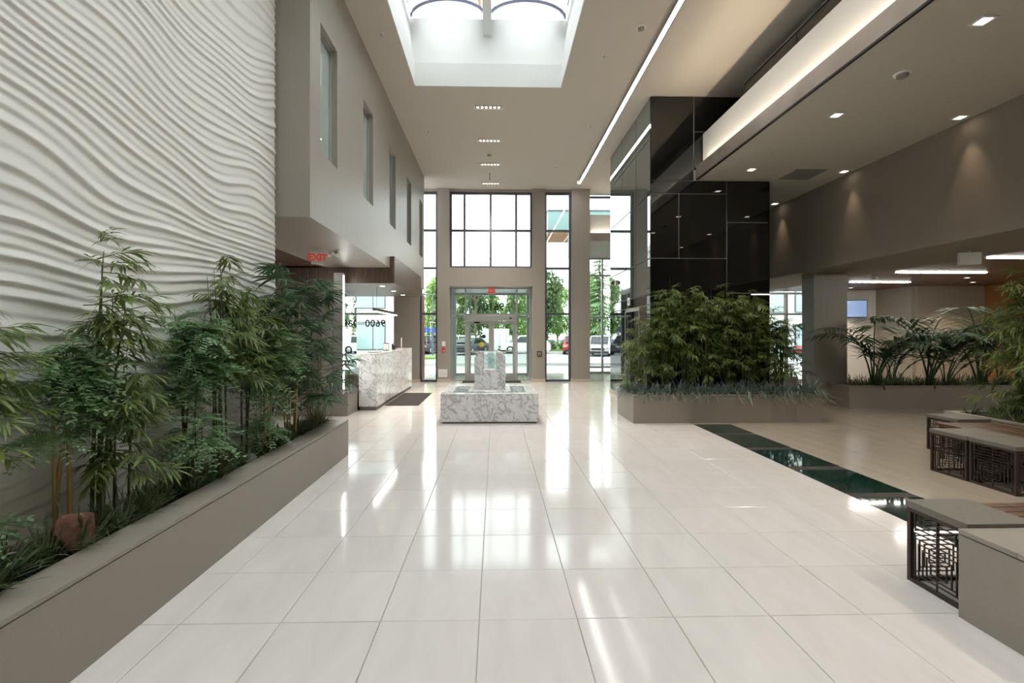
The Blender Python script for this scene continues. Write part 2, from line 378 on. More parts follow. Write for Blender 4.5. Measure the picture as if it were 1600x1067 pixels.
# ---- left wall: carved plaster with flowing ridges (real relief)
def wave_wall():
    Y = np.concatenate([np.arange(-5, 1.2, .12), np.arange(1.2, 5.585, .026)]); Z = np.arange(.3, ZC+.001, .010)
    yy, zz = np.meshgrid(Y, Z, indexing='xy')
    ph = zz/.082
    ph += .95*np.sin(yy*1.25+zz*.55+.6)+.55*np.sin(yy*2.5-zz*1.3+2.1)+.27*np.sin(yy*4.3+zz*2.3+.9)+.36*np.sin(yy*1.7+zz*4.4)+.12*np.sin(yy*6.3-zz*3.1+1.7)+.30*np.sin(yy*1.1-zz*6.2+.3)
    ph += 1.3*np.sin(zz*1.5+yy*.45)+.55*np.sin(zz*3.7-yy*.8+1.)
    s = ph-np.floor(ph)
    pk = .24                                          # crest sits low in each band: long slope above, short undercut below
    h = np.where(s < pk, (s/pk)**1.3, ((1-s)/(1-pk))**1.25)
    kk = np.floor(ph); amp = .0215*(.60+.30*np.sin(yy*1.9+kk*2.4)+.14*np.sin(yy*3.7-kk*4.1))
    x = -2.60+h*amp
    n, m = len(Y), len(Z)
    vs = np.stack([x, yy, zz], -1).reshape(-1, 3)
    idx = np.arange(n*m).reshape(m, n)
    q = np.stack([idx[:-1, :-1], idx[:-1, 1:], idx[1:, 1:], idx[1:, :-1]], -1).reshape(-1, 4)
    # closed back
    nb = len(vs); back = np.array([(-2.68, -5, .3), (-2.68, 5.58, .3), (-2.68, 5.58, ZC), (-2.68, -5, ZC)])
    faces = q.tolist()
    faces += [[nb, nb+3, nb+2, nb+1]]
    faces += [[nb+1, nb+2]+idx[::-1, -1].tolist()]
    faces += [[nb+3, nb]+idx[:, 0].tolist()]
    me = bpy.data.meshes.new('wall_left'); me.from_pydata(np.concatenate([vs, back]).tolist(), [], faces)
    sm = [True]*len(q)+[False]*3; me.polygons.foreach_set('use_smooth', sm); me.update()
    return link('wall_left', me, 'plaster_wave')
struct(wave_wall(), 'off white plaster wall carved with flowing wavy ridges')
# ---- upper left volume with five slot windows
VX = -2.20; VY0, VY1 = 5.60, 14.50
WY = [(5.93+1.915*i, 6.56+1.905*i) for i in range(5)]; WZ0, WZ1 = 3.90, 5.53
b = MB(); th = .24
b.box(VX-th, VX, VY0, VY1, ZS, WZ0); b.box(VX-th, VX, VY0, VY1, WZ1, ZC)
ya = VY0
for (a, c) in WY: b.box(VX-th, VX, ya, a, WZ0, WZ1); ya = c
b.box(VX-th, VX, ya, VY1, WZ0, WZ1)
b.box(-2.60, VX-th, VY0, VY0+.2, ZS, ZC); b.box(-3.56, VX-th, VY0+.2, VY1, ZS, ZS+.2); b.box(-3.56, -2.60, VY0, VY0+.2, ZS, ZC)
b.box(-3.56, VX-th, VY1-.2, VY1, ZS+.2, ZC); b.box(-3.56, -3.4, VY0+.2, VY1-.2, ZS+.2, ZC)
struct(b.build('wall_upper', 'taupe'), 'taupe upper storey box overhanging the reception')
for i, (a, c) in enumerate(WY):
    wn = thing('window_%d' % (i+2), (VX, a, WZ0), 'tall slot window in the taupe upper storey box', 'window', 'slot windows of the upper storey'); wn['kind'] = 'structure'
    box('pane', 'pane_milky', -.12, -.108, .0, c-a, 0, WZ1-WZ0, wn)
    for (y0, y1, z0_, z1_) in ((0, c-a, 0, .03), (0, c-a, WZ1-WZ0-.03, WZ1-WZ0), (0, .03, .03, WZ1-WZ0-.03), (c-a-.03, c-a, .03, WZ1-WZ0-.03)):
        box('window_frame', 'aluminium', -.105, -.07, y0, y1, z0_, z1_, wn)
# ---- area below the volume
struct(box('ceiling_wood_left', 'wood_dark_h', -4.5, -3.56, VY0-.02, 15.5, ZS+.02, ZS+.2), 'dark wood ceiling beyond the taupe soffit')
struct(box('ceiling_taupe_left', 'taupe', -5.05, -2.54, VY1, 15.58, ZS+.21, ZS+.3), 'taupe soffit beside the front glazing')
struct(box('wall_reception', 'wood_dark_v', -4.5, -4.39, VY0-.02, 11.95, 0, ZS+.02), 'dark wood panelled wall behind the reception')
mw = struct(box('wall_mirror', 'aluminium', -4.5, -4.42, 11.95, 14.9, 0, ZS+.02), 'mirrored glass wall beside the reception desk')
ym = 11.95
for k in range(3):
    box('mirror_panel', 'mirror', -4.42, -4.39, ym+.004, ym+.979, .08, ZS+.015, mw); ym += .983
struct(box('wall_left_end', 'taupe', -5.1, -5.0, 14.9, 15.58, 0, ZS+.2), 'taupe return wall beside the front glazing')
struct(box('wall_left_return', 'taupe', -5.0, -4.5, 14.8, 14.9, 0, ZS+.2), 'taupe return wall behind the mirrored panels')
struct(box('wall_left_stub', 'taupe', -4.5, -2.68, VY0-.12, VY0-.03, 0, ZS), 'taupe end wall behind the carved plaster')

# ---- front wall: piers, beam, glazing
fw = thing('wall_front', (0, YF, 0), 'taupe front wall of piers and a beam between tall windows', 'wall'); fw['kind'] = 'structure'; del fw['category']
for (x0, x1, zt) in ((-3.33, -2.53, ZC), (-1.93, -1.53, ZC), (1.24, 1.66, ZC), (2.55, 3.17, ZC)):
    p = box('pier', 'taupe', x0, x1, 0, .5, .1, zt, fw)
    box('skirting', 'skirting', x0-.012, x1+.012, -.012, .5, 0, .1, p)
box('beam', 'taupe', -1.53, 1.24, 0, .5, 3.20, 3.82, fw)
box('head_beam', 'taupe', -2.53, -1.93, .1, .5, 6.38, ZC, fw); box('head_beam', 'taupe', -1.53, 1.24, .1, .5, 6.38, ZC, fw); box('head_beam', 'taupe', 1.66, 2.55, .1, .5, 6.38, ZC, fw)
wcount = [7]
def glazing(label, x0, x1, y, xs, zs, fm='dark_aluminium', bw=.07, axis='x', gm='glass', sill=True):
    """window in the plane Y=y (axis x) or X=y (axis y): bars at xs and zs, one pane per cell"""
    o = thing('window_%d' % wcount[0], (0, 0, 0), label, 'window'); wcount[0] += 1; o['kind'] = 'structure'
    def bb(n, m, a0, a1, d0, d1, z0, z1): 
        return box(n, m, a0, a1, y+d0, y+d1, z0, z1, o) if axis == 'x' else box(n, m, y+d0, y+d1, a0, a1, z0, z1, o)
    X = [x0]+list(xs)+[x1]; Z = list(zs); h = bw/2
    for i, x in enumerate(X):
        a0 = x if i == 0 else (x-bw if i == len(X)-1 else x-h)
        bb('mullion', fm, a0, a0+bw, -.05, .07, Z[0], Z[-1])
    def xin(i): return (X[0]+bw if i == 0 else X[i]+h), (X[i+1]-bw if i+1 == len(X)-1 else X[i+1]-h)
    for i in range(len(X)-1):
        a0, a1 = xin(i)
        for k, z in enumerate(Z):
            z0 = z if k == 0 else (z-bw if k == len(Z)-1 else z-h)
            bb('transom', fm, a0, a1, -.04, .06, z0, z0+bw)
        for k in range(len(Z)-1):
            zz0 = Z[k]+(bw if k == 0 else h); zz1 = Z[k+1]-(bw if k+1 == len(Z)-1 else h)
            bb('pane', gm, a0, a1, .0, .012, zz0, zz1)
    return o
ZB = [0, 2.28, 3.82, 5.09, 6.38]
glazing('narrow full height window between the taupe volume and pier', -2.53, -1.93, YF+.2, [], ZB)
glazing('wide eight pane window above the entrance beam', -1.53, 1.24, YF+.2, [-1.04, -.16, .70], [3.82, 5.09, 6.38])
glazing('full height window right of the entrance pier', 1.66, 2.55, YF+.2, [], ZB)
gl_left = glazing('low front glazing with street number behind the reception', -5.0, -3.33, YF+.2, [-4.78], [0, 2.28, 3.19], 'aluminium')
nm = MB()
text('street_number', '9600', .33, 'black_plastic', gl_left, (-4.02, YF+.17, 1.95), (PI/2, 0, PI), .003, 1.05, .006)
box('number_dash', 'black_plastic', -4.62, -4.37, YF+.168, YF+.174, 1.93, 1.955, gl_left)
# ---- deep bay to the right of the third pier
glazing('bay window at the far end beyond the third pier', 3.10, 9.3, 19.05, [4.38, 5.6, 6.9, 8.1], [0, .25, 2.28, 4.0, 4.72], 'aluminium')
glazing('side glazing of the far bay', 16.1, 19.0, 3.08, [17.5], [0, 2.28, 4.0, 4.72], 'aluminium', axis='y')
glazing('clerestory window above the far mezzanine edge', 3.17, 9.3, 16.4, [4.4, 5.7, 7.0, 8.2], [5.0, 5.7, 6.46])
b = MB(); b.box(3.0, 9.5, 15.72, 19.3, ZL, 5.0)
struct(b.build('ceiling_bay', 'low_ceiling_paint'), 'pale low ceiling of the far bay')
struct(box('trim_1', 'bronze_fascia', 3.18, 6.8, 15.66, 15.72, ZL, 5.01), 'dark bronze fascia at the edge of the far mezzanine')
struct(box('wall_mezzanine_end', 'white_paint', 3.18, 6.8, 15.9, 15.98, 5.0, 5.68), 'white mezzanine parapet above the far fascia')
struct(box('trim_2', 'led_far', 3.3, 6.6, 15.79, 15.82, 5.0, 5.02), 'warm cove light strip behind the far fascia')
struct(box('wall_bay_right', 'taupe', 9.3, 9.4, 15.9, 19.2, 0, ZL), 'taupe side wall of the far bay')

# ---- entrance: recessed aluminium and glass screen with double doors
EY = 16.10
en = glazing('aluminium and glass entrance screen with street number above doors', -1.53, 1.24, EY, [-1.02, .74], [0, 2.28, 3.20], 'aluminium', .05)
# remove the pane that the doors stand in
for c in list(en.children):
    if c.name.startswith('pane') or c.name.startswith('transom'):
        bb = [Vector(k) for k in c.bound_box]; cx = sum(k.x for k in bb)/8; cz = sum(k.z for k in bb)/8
        if -1.0 < cx < .7 and cz < 2.2: bpy.data.objects.remove(c)
text('street_number', '9610', .37, 'black_plastic', en, (-.06, EY-.03, 2.53), (PI/2, 0, PI), .003, 1.0, .006)
text('street_number_letter', 'A', .25, 'black_plastic', en, (-.50, EY-.03, 2.50), (PI/2, 0, PI), .003)
box('door_operator', 'aluminium', -.99, .71, EY-.14, EY+.05, 2.06, 2.25, en, .01)
box('sensor', 'black_plastic', .48, .56, EY-.16, EY-.14, 2.12, 2.16, en)
def door(n, x0, x1, handle_side, label):
    d = thing('door_%d' % n, (x0, EY, 0), label, 'door'); d['kind'] = 'structure'; w_ = x1-x0; s = .085
    box('stile', 'aluminium', 0, s, -.03, .03, .01, 2.05, d); box('stile', 'aluminium', w_-s, w_, -.03, .03, .01, 2.05, d)
    box('top_rail', 'aluminium', s, w_-s, -.03, .03, 1.95, 2.05, d); box('bottom_rail', 'aluminium', s, w_-s, -.03, .03, .01, .24, d)
    box('pane', 'glass', s, w_-s, -.006, .006, .24, 1.95, d)
    box('push_bar', 'aluminium', s, w_-s, -.075, -.045, .98, 1.03, d)
    return d
d1 = door(1, -.985, -.145, 1, 'left leaf of the aluminium and glass entrance doors')
MB().lathe([(0, -.012), (.09, -.012), (.09, -.007), (0, -.007)], .52, 1.24, 20, 'y', False).build('sticker', 'yellow', d1)
MB().lathe([(0, -.012), (.07, -.012), (.07, -.007), (0, -.007)], .58, 1.52, 20, 'y', False).build('sticker', 'black_plastic', d1)
box('closer', 'black_plastic', .25, .45, -.06, -.03, 1.97, 2.02, d1)
d2 = door(2, -.135, .705, -1, 'right leaf of the aluminium and glass entrance doors')
box('pull_plate', 'black_plastic', .28, .5, -.085, -.075, 1.02, 1.06, d2)
# vestibule outside the screen
glazing('outer glass front of the entrance vestibule', -1.6, 1.3, 18.4, [-1.0, -.15, .72], [0, 2.28, 3.2], 'aluminium')
glazing('left side glazing of the entrance vestibule', 16.65, 18.3, -1.62, [17.4], [0, 2.28, 3.2], 'aluminium', axis='y')
glazing('right side glazing of the entrance vestibule', 16.65, 18.3, 1.32, [17.4], [0, 2.28, 3.2], 'aluminium', axis='y')
struct(box('ceiling_vestibule', 'aluminium', -1.7, 1.4, 16.2, 18.5, 3.2, 3.3), 'grey roof of the entrance vestibule')
# ---- right side: low ceiling, mezzanine edge, right wall
struct(box('ceiling_low', 'low_ceiling_paint', 4.13, 6.9, -5, 15.72, ZL, 4.93), 'low flat ceiling over the right side of the lobby')
struct(box('trim_3', 'bronze_fascia', 4.09, 4.13, -5, 9.44, ZL+.02, 5.01), 'bronze metal fascia along the mezzanine edge')
struct(box('trim_4', 'black_plastic', 4.095, 4.13, -5, 9.44, ZL-.002, ZL+.02), 'black strip painted for the shadow gap along the mezzanine edge')  # solid black strip puts the shade of the gap into its colour
struct(box('wall_mezzanine', 'white_paint', 4.235, 4.33, -5, 9.44, 4.93, 5.68), 'white mezzanine parapet lit from the cove below')
struct(box('trim_5', 'led_warm', 4.165, 4.19, -4.9, 9.3, 4.931, 4.95), 'warm cove light strip on the mezzanine ledge')
gg = thing('glass_balustrade', (4.45, 0, 4.93), 'green tinted glass balustrade behind the white parapet', 'balustrade')
yb = -4.8
for k in range(9):
    box('glass_panel', 'glass_green', 0, .02, yb+.01, yb+1.43, 0, 1.13, gg); yb += 1.45
box('rail', 'dark_aluminium', -.015, .035, -4.8, 8.25, 1.13, 1.16, gg)
struct(box('floor_mezzanine', 'dark_taupe', 4.33, 9.0, -5, 9.44, 4.931, 4.99), 'floor of the mezzanine behind the parapet')
struct(box('wall_mezzanine_back', 'dark_taupe', 8.9, 9.0, -5, 15.7, 4.99, ZC), 'taupe back wall of the mezzanine')
struct(box('wall_right', 'dark_taupe', 6.9, 8.74, -5, 15.4, ZS, 4.93), 'dark taupe right wall above the seating area')
struct(box('ceiling_wood_right', 'wood_dark_h', 8.74, 18, -5, 15.5, ZS+.05, ZS+.2), 'dark wood ceiling over the far right area')
cr = thing('column', (7.33, 10.58, 0), 'square taupe column beside the far right planter', 'column'); cr['kind'] = 'structure'
box('shaft', 'taupe', 0, .78, 0, .42, .1, ZS, cr); box('skirting', 'skirting', -.012, .792, -.012, .432, 0, .1, cr)
# far right back walls
glazing('low front glazing behind the dark glass tower', 5.7, 11.3, YF+.1, [7.1, 8.5, 9.9], [0, 2.28, 3.02], 'aluminium')
struct(box('wall_front_right', 'white_paint', 11.3, 12.55, 15.0, 15.68, 0, ZS+.05), 'white wall carrying the wall television')
struct(box('wall_far_right', 'taupe', 12.55, 14.6, 13.6, 13.7, 0, ZS+.05), 'taupe wall behind the palms')
struct(box('wall_far_wood', 'wood_orange', 14.6, 18, 13.0, 13.1, 0, ZS+.05), 'orange brown wood wall beyond the palms')
struct(box('wall_far_side', 'taupe', 18, 18.1, -5, 15.7, 0, ZS+.2), 'taupe far side wall')
struct(box('wall_far_return', 'taupe', 12.45, 12.55, 13.7, 15.0, 0, ZS+.05), 'taupe return wall beside the white wall')
struct(box('wall_far_return_wood', 'wood_orange', 14.6, 14.7, 13.1, 13.6, 0, ZS+.05), 'wooden return wall beyond the palms')
struct(box('wall_over_front', 'taupe', 5.7, 9.4, 15.5, 15.6, 3.03, ZL), 'taupe wall above the low front glazing')
struct(box('wall_back', 'taupe', -6.2, 18, -5.1, -5, 0, ZC), 'taupe wall at the near end of the lobby')
struct(box('wall_left_outer', 'taupe', -6.25, -6.2, -5, 5.4, 0, ZC), 'taupe outer wall')

# ---- dark glass tower with panels and light joints
TX, TX1, TY, TY1 = 3.165, 5.64, 9.46, 12.8
tw = thing('wall_tower', (0, 0, 0), 'tall tower clad in black glass panels with pale joints', 'tower'); tw['kind'] = 'structure'; del tw['category']
box('core', 'joint', TX+.03, TX1-.03, TY+.03, TY1-.03, 0, ZC, tw)
g = .010
def fpanel(x0, x1, z0, z1): box('glass_panel', 'black_glass', x0+g, x1-g, TY, TY+.022, z0+g, z1-g, tw, )
F = [(TX, 4.06, 4.74, ZC), (4.06, TX1, 5.74, ZC), (4.06, TX1, 4.95, 5.74), (TX, 4.74, 4.47, 4.74), (TX, 3.75, 3.15, 4.47), (3.75, 4.74, 3.15, 4.47),
     (TX, 4.74, 1.9, 3.15), (TX, 4.74, .1, 1.9), (4.74, TX1, 3.89, 4.74), (4.74, TX1, 2.44, 3.89), (4.74, TX1, .1, 2.44)]
for a in F: fpanel(*a)
def spanel(y0, y1, z0, z1, m='tower_side_glass'): box('glass_panel', m, TX, TX+.022, y0+g, y1-g, z0+g, z1-g, tw)
for (a0, a1) in ((TY+.02, 10.45), (10.45, 11.6), (11.6, TY1)):
    for (c0, c1) in ((5.6, ZC), (4.47, 5.6), (3.15, 4.47), (2.42, 3.15)): spanel(a0, a1, c0, c1)
    spanel(a0, a1, 2.2, 2.42, 'black_glass')
spanel(TY+.02, 10.2, .1, 2.2, 'black_glass'); spanel(11.35, TY1, .1, 2.2, 'black_glass')
for (a0, a1) in ((TY+.02, 11.1), (11.1, TY1)):
    for (c0, c1) in ((3.15, ZC), (.1, 3.15)): box('glass_panel', 'black_glass', TX1-.022, TX1, a0+g, a1-g, c0+g, c1-g, tw)
dt = thing('door_3', (TX, 10.2, 0), 'black glass door with pale frame in the tower side', 'door'); dt['kind'] = 'structure'
box('leaf', 'black_glass', .005, .028, .05, 1.1, .02, 2.12, dt); box('door_frame', 'aluminium', -.006, .028, .022, .05, .02, 2.15, dt); box('door_frame', 'aluminium', -.006, .028, 1.1, 1.128, .02, 2.15, dt)
box('door_frame', 'aluminium', -.006, .028, .05, 1.1, 2.12, 2.15, dt); MB().tube([(-.04, .95, 1.02), (-.04, .82, 1.02)], .012).build('handle', 'aluminium', dt); MB().tube([(.01, .95, 1.02), (-.045, .95, 1.02)], .012).build('handle_post', 'aluminium', dt)
box('skirting', 'skirting', TX-.012, TX1, TY-.012, TY1, 0, .1, tw)

# ================================================================== LIGHT FITTINGS
ll = thing('linear_ceiling_light', (2.715, 0, ZC), 'long bright linear light recessed along the high ceiling', 'light')
y = -4.6; k = 0
while y < 14.9:
    y1 = min(y+1.09, 15.04); box('diffuser', 'led', -.035, .035, y+.006, y1-.006, .02, .06, ll); y += 1.1
box('trim_strip', 'aluminium', -.045, -.036, -4.6, 15.04, .005, .09, ll); box('trim_strip', 'aluminium', .036, .045, -4.6, 15.04, .005, .09, ll)
slot_lab = ['six lamp slot light nearest the skylight opening', 'six lamp slot light second from the skylight opening', 'six lamp slot light third from the skylight opening', 'six lamp slot light closest to the front windows']
for i, yy in enumerate((10.0, 11.72, 13.36, 15.05)):
    s = thing('slot_light', (-.15, yy, ZC), slot_lab[i], 'light', 'slot lights along the high ceiling')
    box('housing', 'black_plastic', -.28, .28, -.05, .05, -.012, -.001, s)
    for (x0, x1, y0, y1) in ((-.3, .3, -.07, -.05), (-.3, .3, .05, .07), (-.3, -.28, -.05, .05), (.28, .3, -.05, .05)): box('frame', 'white_metal', x0, x1, y0, y1, -.02, -.001, s)
    for j in range(6): MB().lathe([(0, -.022), (.022, -.02), (.028, -.012)], -.225+j*.09, 0, 12).build('bulb', 'bulb_warm', s)
    lamp('slot_lamp', 'SPOT', (0, 0, -.06), 220, (1, .93, .84), s, (0, 0, 0), .15, math.radians(95), .8)
dl = [(4.88, 4.56, 'square recessed downlight beside the bronze mezzanine edge'), (4.88, 6.57, 'square recessed downlight beside the bronze mezzanine edge'), (4.88, 8.79, 'square recessed downlight beside the bronze mezzanine edge'), (4.88, 2.4, 'square recessed downlight beside the bronze mezzanine edge'), (4.88, .2, 'square recessed downlight beside the bronze mezzanine edge'),  # nearest pair is unseen, added close to the camera for more light
      (6.72, 6.6, 'square wall washing downlight along the dark right wall'), (6.72, 8.85, 'square wall washing downlight along the dark right wall'), (6.72, 11.08, 'square wall washing downlight along the dark right wall'), (6.72, 4.4, 'square wall washing downlight along the dark right wall'), (6.72, 2.2, 'square wall washing downlight along the dark right wall')]  # last entry is an unseen downlight, added for more light
for (x, y, lab) in dl:
    s = thing('downlight', (x, y, ZL), lab, 'light', 'mezzanine edge downlights' if x < 5 else 'wall washing downlights')
    for (x0, x1, y0, y1) in ((-.08, .08, -.08, -.055), (-.08, .08, .055, .08), (-.08, -.055, -.055, .055), (.055, .08, -.055, .055)): box('frame', 'white_metal', x0, x1, y0, y1, -.012, -.001, s)
    box('recess', 'bulb_warm', -.055, .055, -.055, .055, -.004, -.001, s)
    MB().lathe([(0, -.01), (.03, -.009), (.034, -.004)], 0, 0, 14).build('bulb', 'bulb_warm', s)
    if x < 5: lamp('downlight_lamp', 'SPOT', (0, 0, -.03), 58, (1, .89, .76), s, (0, 0, 0), .05, math.radians(105), .8)
    else: lamp('downlight_lamp', 'SPOT', (0, 0, -.03), 11, (1, .76, .5), s, (0, -math.radians(6), 0), .03, math.radians(46), 1.0)
for i, (x0, x1, y, lab) in enumerate(((9.3, 11.4, 10.6, 'long linear light in the wood ceiling above the palms'), (9.75, 11.4, 12.6, 'short linear light in the wood ceiling near the television'), (9.24, 11.4, 8.53, 'linear light in the wood ceiling above the tall dark bamboo'),
        (9.24, 11.4, 6.46, 'added unseen linear light in the wood ceiling beyond the wooden bench'), (9.24, 11.4, 4.4, 'added unseen linear light in the wood ceiling behind the bamboo planter'), (9.24, 11.4, 2.3, 'added unseen linear light in the wood ceiling nearest the lobby end wall'))):  # strips on this line are unseen, added to brighten the column side
    s = thing('strip_light', (x0, y, ZS+.05), lab, 'light', 'strip lights in the wood ceiling')
    xm = (x1-x0)/2
    box('diffuser', 'led_strip', 0, xm-.01, -.04, .04, -.02, -.002, s); box('diffuser', 'led_strip', xm+.01, x1-x0, -.04, .04, -.02, -.002, s)
s = thing('strip_light', (-4.1, 7.6, ZS+.02), 'linear light in the dark wood ceiling behind the palm', 'light', 'strip lights in the wood ceiling')
box('diffuser', 'led_soft', -.04, .04, -1.2, 1.0, -.02, -.002, s)
for (x, y) in ((11.0, 14.2), (13.2, 12.6), (15.5, 11.5), (12.0, 11.6)):
    s = thing('round_downlight', (x, y, ZS+.05), 'small round downlight in the far right wood ceiling', 'light', 'round downlights in the wood ceiling')
    MB().lathe([(0, -.006), (.05, -.006), (.055, -.002)], 0, 0, 16).build('bulb', 'bulb_warm', s); MB().lathe([(.055, -.012), (.075, -.012), (.075, -.001), (.055, -.001)], 0, 0, 16).build('trim_ring', 'white_metal', s)
    lamp('downlight_lamp', 'SPOT', (0, 0, -.03), 60, (1, .80, .58), s, (0, 0, 0), .05, math.radians(110), .7)

# ================================================================== RECEPTION
cn = thing('reception_canopy', (0, 0, 0), 'dark wood canopy box hanging over the marble reception desk', 'canopy')
box('soffit_box', 'wood_dark_v', -4.37, -2.195, 9.80, 13.3, 2.66, ZS-.005, cn); box('fascia', 'wood_dark_v', -2.193, -2.1, 9.78, 13.3, 2.66, 3.22, cn)
for k in range(3):
    MB().lathe([(0, -.004), (.05, -.004), (.055, -.001)], -2.5, 10.4+k*1.15, 14).build('downlight', 'bulb_warm', cn, (0, 0, 2.66))
    lamp('canopy_lamp', 'SPOT', (-2.5, 10.4+k*1.15, 2.62), 22, (1, .86, .68), cn, (0, 0, 0), .05, math.radians(100), .7)
pd = thing('pendant_light', (-2.66, 10.3, 2.09), 'slim linear pendant light hanging above the reception desk', 'light')
box('bar', 'bench_steel', -.03, .03, 0, 2.3, .02, .085, pd); box('diffuser', 'led_soft', -.025, .025, .02, 2.28, .004, .02, pd)
for yy in (.25, 2.05): MB().tube([(0, yy, .085), (0, yy, .568)], .004, 6).build('wire', 'black_plastic', pd)
rd = thing('reception_desk', (0, 0, 0), 'white marble reception desk with grey veins and dark plinth', 'desk')
box('end_panel', 'marble', -2.86, -2.515, 9.86, 9.9, .08, 1.165, rd, .003)
for (a, c) in ((9.86, 11.2), (11.203, 12.55), (12.553, 13.9)): box('front_panel', 'marble', -2.512, -2.475, a, c, .08, 1.165, rd, .003)
box('counter_top', 'marble', -2.86, -2.475, 9.86, 13.9, 1.167, 1.195, rd, .003); box('plinth', 'bench_concrete', -2.84, -2.50, 9.88, 13.88, 0, .078, rd)
box('back_panel', 'wood_dark_v', -2.86, -2.83, 9.905, 13.9, .08, 1.165, rd); box('work_top', 'wood_dark_h', -3.5, -2.862, 9.95, 13.8, .72, .75, rd); box('pedestal', 'wood_dark_v', -3.45, -2.9, 13.3, 13.75, 0, .72, rd); box('pedestal', 'wood_dark_v', -3.45, -2.9, 10.0, 10.45, 0, .72, rd)
bh = thing('brochure_holder', (-2.68, 11.5, 1.195), 'brown brochure holder standing on the reception desk', 'holder')
box('back', 'bench_steel', -.07, .07, .03, .035, 0, .19, bh); box('base', 'bench_steel', -.07, .07, -.04, .029, 0, .012, bh); box('leaflets', 'paper_white', -.06, .06, .01, .029, .013, .17, bh)
pc = thing('pencil_cup', (-2.66, 12.3, 1.195), 'black pencil cup on the reception desk', 'cup')
MB().lathe([(0, 0), (.05, 0), (.055, .15), (.05, .15), (.045, .01), (0, .01)], 0, 0, 18).build('cup', 'black_plastic', pc)
for k in range(3): MB().tube([(.02*math.cos(k*2), .02*math.sin(k*2), .012), (.035*math.cos(k*2), .035*math.sin(k*2), .2)], .004, 6).build('pen', 'bench_steel', pc)
kb = thing('clipboard', (-2.7, 10.55, 1.195), 'black clipboard lying on the reception desk', 'clipboard'); box('board', 'black_plastic', -.12, .12, -.17, .17, .0, .012, kb, .003); box('clip', 'aluminium', -.05, .05, .13, .165, .012, .024, kb); box('sheet', 'paper_white', -.1, .1, -.15, .12, .012, .014, kb)
pr_ = thing('desk_sign', (-2.66, 13.3, 1.195), 'thin pale sign post on the reception desk end', 'sign'); box('foot', 'aluminium', -.05, .05, -.04, .04, 0, .01, pr_); box('post', 'paper_white', -.012, .012, -.008, .008, .01, .3, pr_)
fm_ = tag(box('floor_mat', 'dark_mat', -2.47, -1.72, 10.5, 12.7, 0.001, .012, None, .003), 'dark brown rubber mat beside the reception desk', 'mat')
em = tag(box('entrance_mat', 'dark_mat', -1.1, .85, 15.35, 16.0, .001, .01, None, .003), 'dark mat in front of the entrance doors', 'mat')
lc = thing('light_column', (-3.14, 9.5, .40), 'grey metal column with glowing edge strips in the small planter', 'column light')
box('post', 'aluminium', -.095, .085, -.06, .06, 0, 2.43, lc); box('edge_light', 'led_soft', .087, .097, -.05, .0, .1, 2.38, lc); box('edge_light', 'led_soft', -.105, -.097, .02, .05, .1, 2.38, lc)

# ================================================================== FOUNTAIN
fo = thing('fountain', (0, 0, 0), 'square veined marble fountain in front of the entrance doors', 'fountain')
fx0, fx1, fy0, fy1, fz = -.98, .775, 8.37, 10.03, .528
box('plinth', 'bench_concrete', fx0+.03, fx1-.03, fy0+.03, fy1-.03, 0, .03, fo)
b = MB(); b.box(fx0, fx1, fy0, fy0+.2, .03, fz); b.build('basin_front', 'marble', fo)
box('basin_back', 'marble', fx0, fx1, fy1-.38, fy1, .03, fz, fo); box('basin_side', 'marble', fx0, fx0+.2, fy0+.2, fy1-.38, .03, fz, fo); box('basin_side', 'marble', fx1-.2, fx1, fy0+.2, fy1-.38, .03, fz, fo)
box('basin_floor', 'marble', fx0+.2, fx1-.2, fy0+.2, fy1-.38, .03, .25, fo); box('water', 'glass_water', fx0+.201, fx1-.201, fy0+.201, fy1-.381, .36, .37, fo)
box('step', 'marble', -.49, .29, 8.60, 9.62, .371, .545, fo, .004)
def cheek(pts, y0, y1): MB().prism(pts, y0, y1, 'y').build('tower_cheek', 'marble', fo)
ty0, ty1 = 8.95, 9.5
cheek([(-.40, .545), (-.22, .545), (-.22, 1.26), (-.31, 1.26), (-.40, 1.16)], ty0, ty1); cheek([(.013, .545), (.193, .545), (.193, 1.16), (.103, 1.26), (.013, 1.26)], ty0, ty1)
MB().prism([(ty0, .545), (ty1, .545), (ty1, 1.25), (9.33, 1.25), (9.06, .94), (ty0, .92)], -.218, .011, 'x').build('tower_centre', 'marble', fo)
MB().prism([(9.02, .945), (9.03, .945), (9.32, 1.262), (9.31, 1.262)], -.212, .005, 'x').build('water_sheet', 'glass_water', fo)
MB().prism([(8.9, .545), (8.95, .545), (8.95, .92), (8.94, .92)], -.30, .09, 'x').build('spillway', 'marble', fo)

# ================================================================== PLANTERS
def planter(label, x0, x1, y0, y1, h, rims=(.06, .06, .06, .06)):
    """rims: west, east, south, north"""
    p = thing('planter', (x0, y0, 0), label, 'planter', 'taupe stone planters'); W, D = x1-x0, y1-y0; a, e, s, n = rims; c = .028
    for (q0, q1, r0, r1) in ((0, W, 0, s), (0, W, D-n, D), (0, a, s, D-n), (W-e, W, s, D-n)):
        box('side', 'planter_stone', q0+.004, q1-.004 if q1 == W else q1, r0+.004 if r0 == 0 else r0, r1, 0, h-c-.006, p)
    ih = .003
    for (q0, q1, r0, r1) in ((0, W, 0, s), (0, W, D-n, D), (0, a, s, D-n), (W-e, W, s, D-n)):
        box('rim', 'planter_stone', q0, q1, r0, r1, h-c, h, p, ih)
    box('shadow_joint', 'dark_taupe', .008, W-.008, .008, D-.008, h-c-.006, h-c, p) if False else None
    box('soil', 'soil', a, W-e, s, D-n, h-.2, h-.06, p)
    return p
